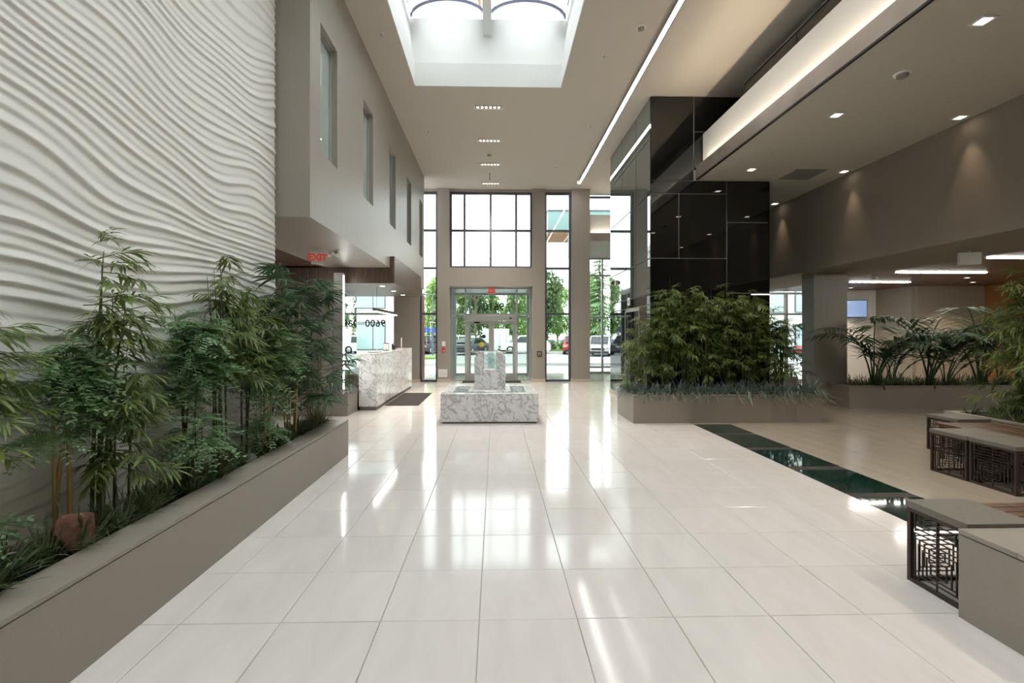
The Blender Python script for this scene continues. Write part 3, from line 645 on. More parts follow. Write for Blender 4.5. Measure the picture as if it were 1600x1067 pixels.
def gravel(p, x0, x1, y0, y1, z, n, seed):
    rr = random.Random(seed); b = MB()
    for _ in range(n):
        x, y = rr.uniform(x0, x1), rr.uniform(y0, y1); s = rr.uniform(.010, .018); an = rr.uniform(0, PI)
        ca, sa = math.cos(an), math.sin(an); zz = z+rr.uniform(0, .008)
        vs = []
        for (u, v_, t_) in ((1, 0, 0), (.4, .75, .1), (-.8, .5, 0), (-.7, -.6, .1), (.5, -.8, 0)): vs.append((x+s*(u*ca-v_*sa), y+s*(u*sa+v_*ca), zz+t_*s))
        vs += [(x, y, zz+s*.75), (x, y, zz-s*.4)]
        b.add(vs, [(i, (i+1) % 5, 5) for i in range(5)]+[((i+1) % 5, i, 6) for i in range(5)])
    o = b.build('gravel', 'gravel', p, (-p.location.x, -p.location.y, 0), fix=False); o['kind'] = 'stuff'; o['label'] = 'black pebble mulch'
P1 = planter('long taupe stone planter below the carved plaster wall', -2.565, -1.95, -4, 6.26, .47, (.04, .22, .05, .05))
gravel(P1, -2.5, -2.18, 1.6, 6.18, .415, 2600, 1)
P2 = planter('small taupe stone planter beside the reception desk', -4.3, -2.88, 9.2, 9.85, .47)
P3 = planter('taupe stone planter in front of the black glass tower', 2.47, 5.93, 8.32, 9.42, .505, (.07, .07, .07, .05))
P4 = planter('taupe stone planter beside the square column', 7.62, 11.9, 9.88, 10.55, .49)
P5 = planter('taupe stone planter touching the lattice stool with single slab', 2.62, 4.6, -1.5, 2.585, .5, (.3, .1, .1, .3))
P6 = planter('taupe stone planter with tall dark bamboo behind the wooden bench', 6.5, 8.6, 2.2, 6.62, .49, (.1, .1, .1, .1))
P7 = planter('small taupe stone planter behind the square column', 6.1, 7.9, 12.0, 12.7, .49)

# ================================================================== PLANTS
def leaf(b, base, d, up, L, W, droop=.25, seg=3, fold=.25):
    d = Vector(d).normalized(); up = Vector(up); side = d.cross(up)
    if side.length < 1e-4: side = d.cross(Vector((1, 0, 0)))
    side.normalize(); nrm = side.cross(d).normalized(); base = Vector(base); vs = [base]; fs = []
    wid = {2: [0, 1], 3: [0, .85, .8], 4: [0, .8, 1, .65], 5: [0, .8, 1, .8, .5]}[seg]
    for i in range(1, seg):
        t = i/seg; c = base+d*L*t+Vector((0, 0, -1))*droop*L*t*t; w_ = W*wid[i]*.5
        vs += [c+side*w_+nrm*fold*w_, c, c-side*w_+nrm*fold*w_]
    vs.append(base+d*L+Vector((0, 0, -1))*droop*L)
    fs += [(0, 2, 1), (0, 3, 2)]
    for i in range(seg-2):
        a = 1+3*i; fs += [(a, a+1, a+4, a+3), (a+1, a+2, a+5, a+4)]
    a = 1+3*(seg-2); n = len(vs)-1; fs += [(a, a+1, n), (a+1, a+2, n)]
    b.add(vs, fs, True)
def rnd(a, c): return R.uniform(a, c)
def m_of(b, name, m):
    me = b.mesh(name, False); me.materials.append(MATS[m]); return me
def bamboo_spray(seed, m, L=.115, n=15):
    b = MB(); tw_ = rnd(.14, .22); b.tube([(0, 0, 0), (tw_*.5, 0, .02), (tw_, 0, .01)], [.003, .0022, .0012], 4, False)
    for i in range(n):
        t = .3+.7*i/(n-1); az = (1 if i % 2 else -1)*rnd(.35, 1.15) if i < n-1 else 0
        leaf(b, (tw_*t, 0, .02), (math.cos(az), math.sin(az), rnd(-.25, .25)), (0, 0, 1), L*rnd(.75, 1.2), L*.15*rnd(.8, 1.2), rnd(.15, .6))
    return m_of(b, 'leaf_spray', m)
def ficus_spray(m):
    b = MB()
    for k in range(5):
        a0 = (k-2)*.5+rnd(-.25, .25); L = rnd(.14, .24); el = rnd(-.2, .6)
        d = Vector((math.cos(a0), math.sin(a0), el)); pts = [d*L*t+Vector((0, 0, -.12*L*t*t*3)) for t in (0, .5, 1)]
        b.tube(pts, [.003, .002, .001], 4, False)
        for i in range(7):
            t = .2+.8*i/6; p = d*L*t+Vector((0, 0, -.36*L*t*t))
            for sg in (1, -1):
                az = a0+sg*rnd(.7, 1.1); leaf(b, p, (math.cos(az), math.sin(az), rnd(-.1, .35)), (0, 0, 1), rnd(.028, .042), rnd(.016, .022), .15)
    return m_of(b, 'leaf_spray', m)
def fan_leaf(m):
    b = MB(); n = 9; P = rnd(.22, .34)
    b.tube([(0, 0, 0), (P*.5, 0, .05), (P, 0, .06)], [.004, .003, .003], 5, False)
    for i in range(n):
        az = (i/(n-1)-.5)*3.6; leaf(b, (P, 0, .06), (math.cos(az), math.sin(az), .15), (0, 0, 1), rnd(.2, .27)*(1-.25*abs(i/(n-1)-.5)), .032, rnd(.25, .6), 4)
    return m_of(b, 'fan_leaf', m)
def frond(m, L=1.0, n=15):
    b = MB(); pts = []
    for i in range(9):
        t = i/8; pts.append(Vector((L*.5*t**1.9, 0, L*(1.0*t-.38*t**3))))
    b.tube(pts, [.009-.0008*i for i in range(9)], 5, False)
    for i in range(n):
        t = .32+.68*i/(n-1); k = min(int(t*8), 7); f = t*8-k; p = pts[k].lerp(pts[k+1], f); d = (pts[k+1]-pts[k]).normalized()
        ll_ = L*.34*(1-.55*abs(t-.55)/.5)
        for sg in (1, -1):
            v = d*.75+Vector((0, sg*.75, 0)); leaf(b, p, v, (0, 0, 1), ll_*rnd(.9, 1.1), .026, rnd(.2, .45), 4, .15)
    return m_of(b, 'frond', m)
def tuft(m, n, L, W, spread=1.0, el0=.45, el1=1.45, d0=.12, d1=.55, hang=99):
    b = MB()
    for i in range(n):
        az = rnd(0, 2*PI); el = rnd(el0, el1); ln = L*rnd(.65, 1.1)
        d = Vector((math.cos(az)*math.cos(el)*spread, math.sin(az)*math.cos(el)*spread, math.sin(el))).normalized()
        side = Vector((-math.sin(az), math.cos(az), 0)); w_ = W*rnd(.7, 1.2); vs = []; fs = []
        o = Vector((math.cos(az)*.015, math.sin(az)*.015, 0)); sg = 5; dr = rnd(d0, d1)
        for k in range(sg):
            t = k/sg; c = o+d*ln*t+Vector((math.cos(az)*.18, math.sin(az)*.18, -1))*dr*ln*t*t*.75; ww = w_*(.55+.45*min(1, t*3))*(1-.35*t)*.5
            if t > .2 and math.hypot(c.x, c.y) < hang: c.z = max(c.z, .085)
            vs += [c+side*ww, c-side*ww]
        tip = o+d*ln+Vector((math.cos(az)*.18, math.sin(az)*.18, -1))*dr*ln*.75; tip.z = max(tip.z, .08) if math.hypot(tip.x, tip.y) < hang else tip.z; vs.append(tip)
        for k in range(sg-1): fs.append((2*k, 2*k+1, 2*k+3, 2*k+2))
        fs.append((2*sg-2, 2*sg-1, 2*sg)); b.add(vs, fs, True)
    return m_of(b, 'blades', m)
SPR_B = [bamboo_spray(i, 'leaf_bamboo') for i in range(4)]
SPR_F = [ficus_spray('leaf_ficus') for i in range(4)]
FAN = [fan_leaf('leaf_palm') for i in range(3)]
FROND = [frond('leaf_palm') for i in range(3)]
TUFT_G = [tuft('leaf_grass', 40, .34, .016) for i in range(4)]
TUFT_M = [tuft('leaf_mondo', 50, .34, .014, 1.0, .2, 1.4, .25, .85, .17) for i in range(4)]
def cl(v_, a, c): return max(a, min(c, v_))
_vc = {}
def place(name, me, root, loc, rot, s, xr=(-99, 99), yr=(-99, 99), zmin=.09):
    """links a leaf mesh under root, shifted so that it stays clear of the walls and above the rim"""
    if me.name not in _vc:
        a = np.empty(len(me.vertices)*3); me.vertices.foreach_get('co', a); _vc[me.name] = a.reshape(-1, 3)
    from mathutils import Euler
    M = np.array(Euler(rot).to_matrix()); P = (_vc[me.name]*np.array(s)) @ M.T+np.array(loc)
    mn, mx_ = P.min(0), P.max(0); rx, ry, rz_ = root.location; x, y, z = loc
    if mn[0]+rx < xr[0]: x += xr[0]-mn[0]-rx
    elif mx_[0]+rx > xr[1]: x -= mx_[0]+rx-xr[1]
    if mx_[1]+ry > yr[1]: y -= mx_[1]+ry-yr[1]
    elif mn[1]+ry < yr[0]: y += yr[0]-mn[1]-ry
    if mn[2] < zmin: z += zmin-mn[2]
    return link(name, me, None, root, (x, y, z), rot, s)
def bamboo(x, y, z, h, nc, ns, rad, lab, grp, xr=(-99, 99), yr=(-99, 99), cm='cane_green', spr=SPR_B, name='bamboo', t0=.35, sc=1.0, lean=(0, 0), cat='plant', cr_=.008, wl=None):
    p = thing(name, (x, y, z), lab, cat, grp); canes = []
    for i in range(nc):
        a = rnd(0, 2*PI); bx_, by_ = rnd(0, .07)*math.cos(a), rnd(0, .05)*math.sin(a)
        hh = h*rnd(.78, 1.0) if i else h; tx = bx_+rnd(-1, 1)*rad*.45+lean[0]; ty = by_+rnd(-1, 1)*rad*.45+lean[1]
        tx = cl(x+tx, *xr)-x; ty = cl(y+ty, *yr)-y
        pts = [(bx_+(tx-bx_)*t**1.6, by_+(ty-by_)*t**1.6, hh*t) for t in (0, .2, .4, .6, .8, 1)]
        MB().tube(pts, [cr_, cr_, cr_*.9, cr_*.75, cr_*.5, cr_*.2], 6, False).build('cane', cm, p, (0, 0, -.02), fix=False); canes.append(pts)
    for i in range(ns):
        pts = canes[i % nc]; t = t0+(1-t0)*rnd(0, 1)**.85; k = min(int(t*5), 4); f = t*5-k
        c = Vector(pts[k]).lerp(Vector(pts[k+1]), f); a = rnd(0, 2*PI); off = rnd(0, rad)*(1.15-.75*t)
        px, py = cl(x+c.x+off*math.cos(a), *xr)-x, cl(y+c.y+off*math.sin(a), *yr)-y
        if xr[0] > -50 and x+px < xr[0]+.16: a = rnd(-1.3, 1.3)
        if yr[1] < 50 and y+py > yr[1]-.18: a = rnd(-PI+.1, -.1)
        if yr[0] > -50 and y+py < yr[0]+.1 : a = rnd(-PI, PI)
        s = sc*rnd(.8, 1.25)
        place('leaf_spray', R.choice(spr), p, (px, py, c.z+rnd(-.06, .06)), (rnd(-.3, .3), rnd(-.35, .55), a), (s, s, s), wl or xr, yr)
    return p
GB = 'plants in the long planter'
LX = (-2.57, -1.75)
# left bed, from the near end to the far end
MX = (-2.57, -1.9)
bamboo(-2.40, 2.15, .41, 1.45, 3, 44, .2, 'bamboo cut by the near end of the carved wall', GB, LX, t0=.5)
bamboo(-2.42, 2.92, .41, 1.72, 4, 62, .2, 'tall bamboo rising above the red rock', GB, MX, cr_=.011, t0=.36)
bamboo(-2.42, 2.70, .41, 1.22, 3, 74, .24, 'pale ficus shrub on twin tan stems beside red rock', GB, MX, cm='cane_tan', spr=SPR_F, name='ficus_shrub', t0=.6, cat='shrub', cr_=.012)
bamboo(-2.38, 2.22, .41, .42, 2, 5, .1, 'low pale ficus spray at the foot of twin stems', GB, MX, cm='cane_tan', spr=SPR_F, name='ficus_shrub', t0=.5, cat='shrub', sc=.9)
bamboo(-2.36, 3.02, .41, .95, 3, 30, .16, 'short bamboo beside the red rock', GB, MX, t0=.4)
bamboo(-2.40, 3.72, .41, 1.42, 5, 96, .3, 'pale ficus shrub against the wave wall beside thin dark stems', GB, MX, cm='cane_dark', spr=SPR_F, name='ficus_shrub', t0=.5, cat='shrub')
bamboo(-2.26, 3.62, .41, .52, 3, 24, .2, 'low pale ficus drooping over the grass tufts', GB, MX, cm='cane_dark', spr=SPR_F, name='ficus_shrub', t0=.5, cat='shrub')
bamboo(-2.40, 4.12, .41, 1.85, 6, 84, .28, 'tallest bamboo with dark stems at mid planter', GB, MX, cm='cane_dark', sc=1.1, t0=.45)
bamboo(-2.40, 4.55, .41, 1.65, 4, 48, .26, 'slender bamboo between the mid planter shrubs', GB, MX, cm='cane_dark', sc=1.1, t0=.5)
bamboo(-2.28, 4.72, .41, 1.28, 5, 84, .26, 'pale ficus shrub on tan stems beside the lady palm', GB, MX, cm='cane_tan', spr=SPR_F, name='ficus_shrub', t0=.55, cat='shrub', sc=1.1)
bamboo(-2.26, 4.62, .41, .42, 2, 12, .14, 'low ficus shrub beyond the round grey stone', GB, MX, cm='cane_tan', spr=SPR_F, name='ficus_shrub', t0=.4, cat='shrub')
def lady_palm(x, y, z, h, n, lab, grp, xr, rad=.2, nc=5, cm='cane_tan', yr=(-99, 99)):
    p = thing('lady_palm', (x, y, z), lab, 'palm', grp)
    for i in range(nc):
        a = 2*PI*i/nc; o = .05; hh = h*rnd(.6, .95); q = (o*math.cos(a)*1.6, o*math.sin(a)*1.6)
        MB().tube([(o*math.cos(a), o*math.sin(a), -.02), (q[0], q[1], hh*.5), (q[0]*1.3, q[1]*1.3, hh)], [.011, .01, .007], 6, False).build('cane', cm, p, fix=False)
    for i in range(n):
        t = rnd(0, 1); a = rnd(0, 2*PI); px = rnd(0, rad)*math.cos(a)
        s = rnd(.85, 1.2); place('fan_leaf', R.choice(FAN), p, (px, rnd(0, rad)*math.sin(a), h*(.18+.8*t)), (rnd(-.3, .3), rnd(-.75, .35), a), (s, s, s), xr, yr)
    return p
lady_palm(-2.30, 5.30, .41, 1.78, 96, 'tall dark lady palm with tan canes at the planter end', GB, (-2.57, -1.6), .16)
lady_palm(-2.28, 5.92, .41, 1.22, 44, 'shorter lady palm at the planter corner beside the desk', GB, (-2.8, -1.6), .16)
def tufts(meshes, spots, lab, grp, z, name='grass_tuft', s0=.8, s1=1.2, xr=(-99, 99), yr=(-99, 99)):
    for (x, y) in spots:
        s = rnd(s0, s1); o = link(name, R.choice(meshes), None, None, (x, y, z), (0, 0, rnd(0, 6.28)), (s, s, s*rnd(.85, 1.15))); tag(o, lab, 'plant', grp)
        v = np.array([c[:] for c in o.bound_box])*s; a = o.rotation_euler.z; X = v[:, 0]*math.cos(a)-v[:, 1]*math.sin(a)+x; Y = v[:, 0]*math.sin(a)+v[:, 1]*math.cos(a)+y
        if X.min() < xr[0]: o.scale.x *= .8; o.scale.y *= .8; o.location.x += min(.12, (xr[0]-X.min())*.6)
        if Y.max() > yr[1]: o.location.y -= min(.1, Y.max()-yr[1])
sp = []
yy = 1.75
while yy < 6.15:
    sp.append((rnd(-2.38, -2.30), yy+rnd(-.04, .04)))
    if R.random() < .6: sp.append((rnd(-2.45, -2.40), yy+rnd(0, .1)))
    yy += rnd(.13, .2)
tufts(TUFT_G, sp, 'dark striped lily grass tuft in the long planter', 'lily grass tufts in the long planter', .41, s0=.8, s1=1.15, xr=(-2.57, -1.95))
# stones
def rock(name, x, y, z, sx, sy, sz, m, lab, seed, rough):
    rr = random.Random(seed); bm = bmesh.new(); bmesh.ops.create_icosphere(bm, subdivisions=3, radius=1)
    dirs = [Vector((rr.gauss(0, 1), rr.gauss(0, 1), rr.gauss(0, 1))).normalized() for _ in range(12)]; cut = [rr.uniform(.5, .85) for _ in dirs]
    for v_ in bm.verts:
        c = v_.co.copy()
        if rough:
            for d, k in zip(dirs, cut):
                e = c.dot(d)
                if e > k: c -= d*(e-k)*.92
        if rough: c *= 1+rr.uniform(-.05, .05)
        v_.co = Vector((c.x*sx, c.y*sy, c.z*sz))
    me = bpy.data.meshes.new(name); bm.to_mesh(me); bm.free()
    me.polygons.foreach_set('use_smooth', [not rough]*len(me.polygons))
    return tag(link(name, me, m, None, (x, y, z)), lab, 'rock')
rock('red_rock', -2.255, 2.58, .52, .095, .13, .15, 'rock_red', 'rough reddish brown rock on the planter gravel', 3, True)
rock('grey_stone', -2.225, 4.28, .455, .06, .085, .065, 'rock_grey', 'smooth round grey stone on the planter gravel', 5, False)
# small planter beside the desk
tufts(TUFT_M, [(-3.95+.14*i+rnd(-.03, .03), rnd(9.35, 9.6)) for i in range(8)]+[(-4.0+.16*i, rnd(9.3, 9.4)) for i in range(8) if abs(-4.0+.16*i+3.14) > .15], 'dark grass tuft in the small planter by the desk', 'grass tufts by the desk', .41)
# centre planter
G3 = 'bamboo in the planter before the black tower'
xs = [2.8, 3.02, 3.22, 3.42, 3.64, 3.84, 4.05, 4.26, 4.48, 4.72, 4.96, 5.2, 5.44, 5.66]
hs = [1.25, 1.75, 2.05, 2.28, 2.0, 2.05, 1.95, 2.15, 2.05, 2.0, 2.05, 1.75, 1.6, 1.5]
for i, (x, h) in enumerate(zip(xs, hs)):
    bamboo(x, 8.98+(.16 if i % 2 else -.08), .445, h, 7, 84, .24, {0: 'shortest bamboo clump beside the tower door', 1: 'bamboo clump second from the tower door', 3: 'tallest bamboo clump in front of the black glass tower'}.get(i, 'dense bamboo clump in front of the black glass tower') if x < 5.3 else 'looser bamboo clump at the column end of the tower planter', G3, (2.3, 6.4), (8.1, 9.44), sc=1.1, t0=.22)
lady_palm(5.62, 9.15, .445, 1.3, 14, 'dark leafy palm at the column end of the tower planter', G3, (5.0, 6.4), .2, 4, 'cane_green', (8.2, 9.44))
sp = []
for i in range(19):
    x = 2.62+i*.178; sp.append((x+rnd(-.04, .04), 8.46+rnd(-.02, .05))); sp.append((x+.09+rnd(-.04, .04), 8.66+rnd(-.05, .05)))
for i in range(4): sp.append((2.60+rnd(0, .05), 8.65+i*.19))
tufts(TUFT_M, sp, 'grey green mondo grass tuft edging the tower planter', 'mondo grass edging the tower planter', .445, 'mondo_grass_tuft', 1.15, 1.55)
# far right planter: palms and grass
G4 = 'palms in the planter beside the column'
def areca(x, y, z, h, n, lab, grp):
    p = thing('areca_palm', (x, y, z), lab, 'palm', grp)
    for i in range(n):
        a = 2*PI*i/n+rnd(-.3, .3); s = h*rnd(.75, 1.1)
        if math.sin(a) > .3: a = -a
        place('frond', R.choice(FROND), p, (.04*math.cos(a), .04*math.sin(a), -.02), (0, rnd(-.12, .25), a), (s, s*1.05, s*rnd(.95, 1.1)), yr=(8, 10.56 if x < 10 else 99), zmin=-.2)
    return p
for (x, h, lab) in ((8.35, 2.3, 'areca palm beside the square column'), (9.55, 2.45, 'fullest areca palm at the middle of the planter'), (10.75, 2.4, 'areca palm in front of the orange wood wall')):
    areca(x, 10.12, .43, h, 11, lab, G4)
    areca(x+.4, 10.1, .43, h*.72, 7, 'short areca palm between the taller ones', 'short areca palms')
tufts(TUFT_G, [(7.9+i*.17+rnd(-.03, .03), 10.0+rnd(-.03, .25)) for i in range(23)]+[(7.78+i*.17, 10.02) for i in range(24)], 'dark strappy leaf tuft below the areca palms', 'leaf tufts below the palms', .43)
# right planter: tall dark bamboo
G6 = 'plants in the right planter'
for (x, y, h) in ((6.95, 5.75, 2.1), (7.25, 5.35, 2.2), (7.15, 6.1, 1.9), (7.6, 5.7, 2.1), (7.0, 4.95, 1.9)):
    bamboo(x, y, .43, h, 6, 110, .34, 'tall dark bamboo clump behind the wooden bench', G6, sc=1.25, t0=.15, cm='cane_dark')
tufts(TUFT_G, [(rnd(6.68, 6.8), 6.45-i*.2) for i in range(10)]+[(rnd(6.9, 7.9), 6.45) for i in range(6)], 'dark grass tuft at the edge of the right planter', 'grass tufts in the right planter', .43)
tufts(TUFT_G, [(6.25+i*.2, rnd(12.2, 12.5)) for i in range(8)], 'dark grass tuft in the planter behind the column', 'grass tufts behind the column', .43)

# ================================================================== SEATING
def lattice(w_, h, r=.0035):
    b = MB()
    def ln(a, c): 
        (x0, z0), (x1, z1_) = a, c
        b.box(min(x0, x1)*w_-r, max(x0, x1)*w_+r, -r, r, min(z0, z1_)*h-r, max(z0, z1_)*h+r)
    def path(*p):
        for i in range(len(p)-1): ln(p[i], p[i+1])
    ln((.5, 0), (.5, 1))
    path((.06, 0), (.06, .62), (.94, .62)); path((.14, .08), (.14, .55), (.86, .55), (.86, .0)); path((.23, .14), (.23, .48), (.78, .48), (.78, .08), (.06, .08))
    path((.32, .2), (.32, .41), (.7, .41), (.7, .14), (.14, .14)); path((.32, .2), (.62, .2), (.62, .34), (.4, .34)); ln((.4, .27), (.62, .27))
    path((.06, 1), (.06, .7), (.94, .7), (.94, 0)); path((.94, 1), (.94, .77), (.16, .77), (.16, .93), (.84, .93)); ln((.24, .85), (.94, .85))
    return b.mesh('lattice')
def stool(x0, x1, y0, y1, h, lab):
    s = thing('lattice_stool', (x0, y0, 0), lab, 'stool', 'stone topped lattice stools'); W, D = x1-x0, y1-y0; t = .045; q = .024; hh = h-t
    box('seat_slab', 'bench_concrete', -.008, W+.008, -.008, D+.008, hh, h, s, .004)
    for (a, c) in ((0, 0), (W-q, 0), (0, D-q), (W-q, D-q)): box('leg', 'bench_steel', a, a+q, c, c+q, 0, hh, s)
    for z in (0, hh-q):
        box('rail', 'bench_steel', q, W-q, 0, q, z, z+q, s); box('rail', 'bench_steel', q, W-q, D-q, D, z, z+q, s); box('rail', 'bench_steel', 0, q, q, D-q, z, z+q, s); box('rail', 'bench_steel', W-q, W, q, D-q, z, z+q, s)
    mx = lattice(W-2*q, hh-2*q); my = lattice(D-2*q, hh-2*q)
    for yy in (q/2, D-q/2): link('lattice', mx, 'bench_steel', s, (q, yy, q))
    for xx in (q/2, W-q/2): link('lattice', my, 'bench_steel', s, (xx, q, q), (0, 0, PI/2))
    return s
stool(2.69, 3.09, 2.60, 2.99, .52, 'lattice stool with grey stone slab touching the near planter')
stool(5.12, 5.66, 4.955, 5.38, .49, 'lattice stool with grey slab, farther of the touching pair')
stool(5.13, 5.66, 4.48, 4.94, .49, 'lattice stool with grey slab, second of the touching pair')
stool(6.03, 6.46, 5.95, 6.39, .49, 'lattice stool with grey slab at the corner of the bamboo planter')
def bench(x0, x1, y0, y1, h, lab, along='y'):
    s = thing('wooden_bench', (x0, y0, 0), lab, 'bench'); W, D = x1-x0, y1-y0; n = 5
    for k in range(n):
        if along == 'y': a = W/n; box('plank', 'wood_seat', k*a+.003, (k+1)*a-.003, 0, D, h-.035, h, s, .003)
        else: a = D/n; box('plank', 'wood_seat', 0, W, k*a+.003, (k+1)*a-.003, h-.035, h, s, .003)
    for (a, c) in ((.03, .03), (W-.07, .03), (.03, D-.07), (W-.07, D-.07)): box('leg', 'bench_steel', a, a+.04, c, c+.04, 0, h-.036, s)
    box('rail', 'bench_steel', .07, W-.07, .035, .065, h-.08, h-.036, s); box('rail', 'bench_steel', .07, W-.07, D-.065, D-.035, h-.08, h-.036, s)
    return s
bench(5.69, 6.44, 4.1, 5.92, .455, 'brown wooden bench between the stool pair and bamboo planter')
bench(3.11, 4.3, 2.61, 3.0, .49, 'brown wooden bench beside the near lattice stool', 'x')

# ================================================================== SMALL FITTINGS
def exit_sign(loc, rz, lab, hang, w_=.3, h=.2, red=False, blank=False):
    s = thing('exit_sign', loc, lab, 'sign', None, None, rz)
    box('housing', 'paper_white', -w_/2, w_/2, -.03, .03, -h, 0, s, .004)
    if red: box('face', 'red_lit', -w_/2+.01, w_/2-.01, -.034, -.031, -h+.01, -.01, s); text('exit_lettering', 'EXIT', h*.62, 'paper_white', s, (0, -.036, -h/2), (PI/2, 0, 0), .001)
    elif not blank: text('exit_lettering', 'EXIT', h*.78, 'red_lit', s, (0, -.032, -h/2), (PI/2, 0, 0), .001, .9, .006)
    if hang: MB().tube([(0, 0, 0), (0, 0, hang)], .012, 8).build('stem', 'paper_white', s)
    return s
exit_sign((-2.92, 7.75, ZS-.04), .35, 'white exit sign with red letters under the taupe soffit', .04, .2, .2)
s = thing('emergency_light', (-2.72, 7.95, ZS), 'twin head emergency light beside the exit sign', 'light'); MB().lathe([(0, -.05), (.05, -.05), (.05, 0)], 0, 0, 14).build('base', 'paper_white', s)
for sg in (-1, 1): MB().tube([(sg*.05, 0, -.03), (sg*.08, -.04, -.07)], [.025, .04], 10).build('lamp_head', 'paper_white', s)
exit_sign((-.13, EY-.1, 3.185), 0, 'red exit sign hanging above the entrance doors', .012, .27, .2, True)
exit_sign((7.9, 7.6, ZS-.03), -.3, 'blank white exit sign hanging below the right soffit', .03, .3, .2, False, True)
fp = thing('fire_alarm', (-1.72, YF, 1.0), 'red fire alarm pull station on the left entrance pier', 'alarm'); box('backplate', 'red', -.05, .05, -.03, -.001, 0, .14, fp, .004); box('handle', 'paper_white', -.03, .03, -.04, -.03, .04, .06, fp); box('notice', 'paper_white', -.06, .06, -.006, -.001, .2, .36, fp)
ap = thing('access_panel', (-1.75, YF, .17), 'white access panel low on the left entrance pier', 'panel'); box('frame', 'paper_white', -.15, .15, -.012, -.001, 0, .26, ap, .003); box('cover', 'white_paint', -.13, .13, -.016, -.012, .02, .24, ap); MB().lathe([(0, -.02), (.012, -.02), (.012, -.016)], .1, .13, 10, 'y').build('latch', 'aluminium', ap)
ic = thing('intercom', (1.47, YF, .85), 'small black intercom box on the right entrance pier', 'intercom'); box('case', 'black_plastic', -.075, .075, -.04, -.001, 0, .18, ic, .005); box('speaker_face', 'vent_grey', -.05, .05, -.044, -.04, .03, .15, ic); MB().lathe([(0, -.05), (.015, -.05), (.015, -.044)], 0, .07, 12, 'y').build('button', 'black_plastic', ic)
ts = thing('room_sign', (TX, 11.0, 2.28), 'small white pictogram sign above the tower door', 'sign'); box('plate', 'paper_white', -.012, -.001, -.09, .09, 0, .18, ts); box('pictogram', 'black_plastic', -.014, -.012, -.025, .025, .04, .13, ts)
sc_ = thing('security_camera', (TX, 12.2, 2.95), 'black dome security camera on the tower side', 'camera'); MB().lathe([(0, -.001), (.07, -.001), (.07, -.03), (.055, -.05)], 0, 0, 16, 'x').build('base', 'paper_white', sc_); MB().lathe([(.055, -.05), (.052, -.08), (.035, -.105), (0, -.115)], 0, 0, 16, 'x').build('dome', 'black_plastic', sc_)
def ceil_dome(x, y, z, lab, r=.075):
    s = thing('smoke_detector', (x, y, z), lab, 'detector'); MB().lathe([(0, -.012), (r, -.012), (r*1.05, -.001)], 0, 0, 20).build('base', 'paper_white', s)
    MB().lathe([(r*.7, -.013), (r*.65, -.04), (r*.4, -.05), (0, -.052)], 0, 0, 20).build('sensor_head', 'vent_grey', s)
ceil_dome(2.31, 7.35, ZC, 'round smoke detector beside the long linear light')
ceil_dome(-.17, 12.65, ZC, 'round smoke detector between the slot lights', .09)
ceil_dome(4.91, 5.52, ZL, 'round smoke detector between the mezzanine edge downlights', .09)
ceil_dome(9.6, 11.6, ZS+.05, 'round smoke detector between the wood ceiling strip lights', .06)
for (x, y, z, lab) in ((-.17, 14.0, ZC, 'brass sprinkler drop between the far slot lights'), (1.9, 8.1, ZC, 'small ceiling sprinkler beside the skylight corner'), (-1.83, 7.6, ZC, 'small ceiling sprinkler between skylight and taupe volume'), (2.2, 10.9, ZC, 'small ceiling sprinkler before the linear light'), (1.75, 13.5, ZC, 'small ceiling sprinkler toward the front windows'), (-1.6, 11.2, ZC, 'small ceiling sprinkler above the reception canopy')):
    s = thing('sprinkler', (x, y, z), lab, 'sprinkler'); MB().lathe([(0, -.006), (.035, -.006), (.04, -.001)], 0, 0, 16).build('escutcheon', 'paper_white', s)
    L = .22 if y == 14.0 else .04; MB().lathe([(.01, -.007), (.01, -L), (.03, -L), (.03, -L-.005), (0, -L-.005)], 0, 0, 10).build('head', 'bench_steel' if L > .1 else 'aluminium', s)
vg = thing('ceiling_vent', (6.04, 9.05, ZL), 'square grey air vent in the low ceiling', 'vent'); box('frame', 'vent_grey', -.3, .3, -.3, .3, -.008, -.001, vg)
for k in range(9): box('slat', 'vent_grey', -.27, .27, -.27+k*.06, -.235+k*.06, -.016, -.008, vg)
tv = thing('television', (11.65, 14.85, 2.42), 'wall television tilted beside the white wall', 'television', None, None, -.35)
box('case', 'black_plastic', -.32, .32, -.03, .03, -.28, .28, tv, .006); box('screen', 'screen', -.30, .30, -.034, -.031, -.26, .26, tv); box('bracket', 'black_plastic', -.04, .04, .031, .14, -.04, .04, tv)

# ================================================================== OUTDOORS
gr = struct(box('floor_street', 'asphalt', -120, 130, 16.25, 160, -.2, -.12), 'pale grey asphalt of the car park')
struct(box('floor_pavement', 'curb', -12, 30, 19.4, 22.5, -.12, -.02), 'pale concrete pavement outside the entrance')
struct(box('floor_pavement_near', 'curb', -12, 2.95, 16.12, 19.4, -.12, -.02), 'pale concrete apron at the front doors')
struct(box('trim_6', 'curb', -40, 60, 25.5, 25.8, -.12, .03), 'concrete kerb across the car park')
tag(box('lawn', 'lawn', -22, -4.2, 32, 35.5, -.12, .0), 'green lawn strip left of the parked cars', 'grass', kind='stuff')
tag(box('lawn', 'lawn', -60, 70, 47, 75, -.12, .02), 'green lawn strip below the trees', 'grass', kind='stuff')
struct(box('wall_outer_pier', 'brick_red', -2.74, -2.56, 16.6, 17.0, -.12, 2.98), 'red brick pier outside the narrow window')
bayw = struct(box('wall_bay_front', 'teal_panel', 3.0, 9.6, 19.2, 19.32, 4.75, 5.7), 'panelled wall above the bay window')
ca_ = thing('roof_canopy', (0, 0, 0), 'projecting roof box with wooden soffit outside the third pier', 'canopy'); ca_['kind'] = 'structure'
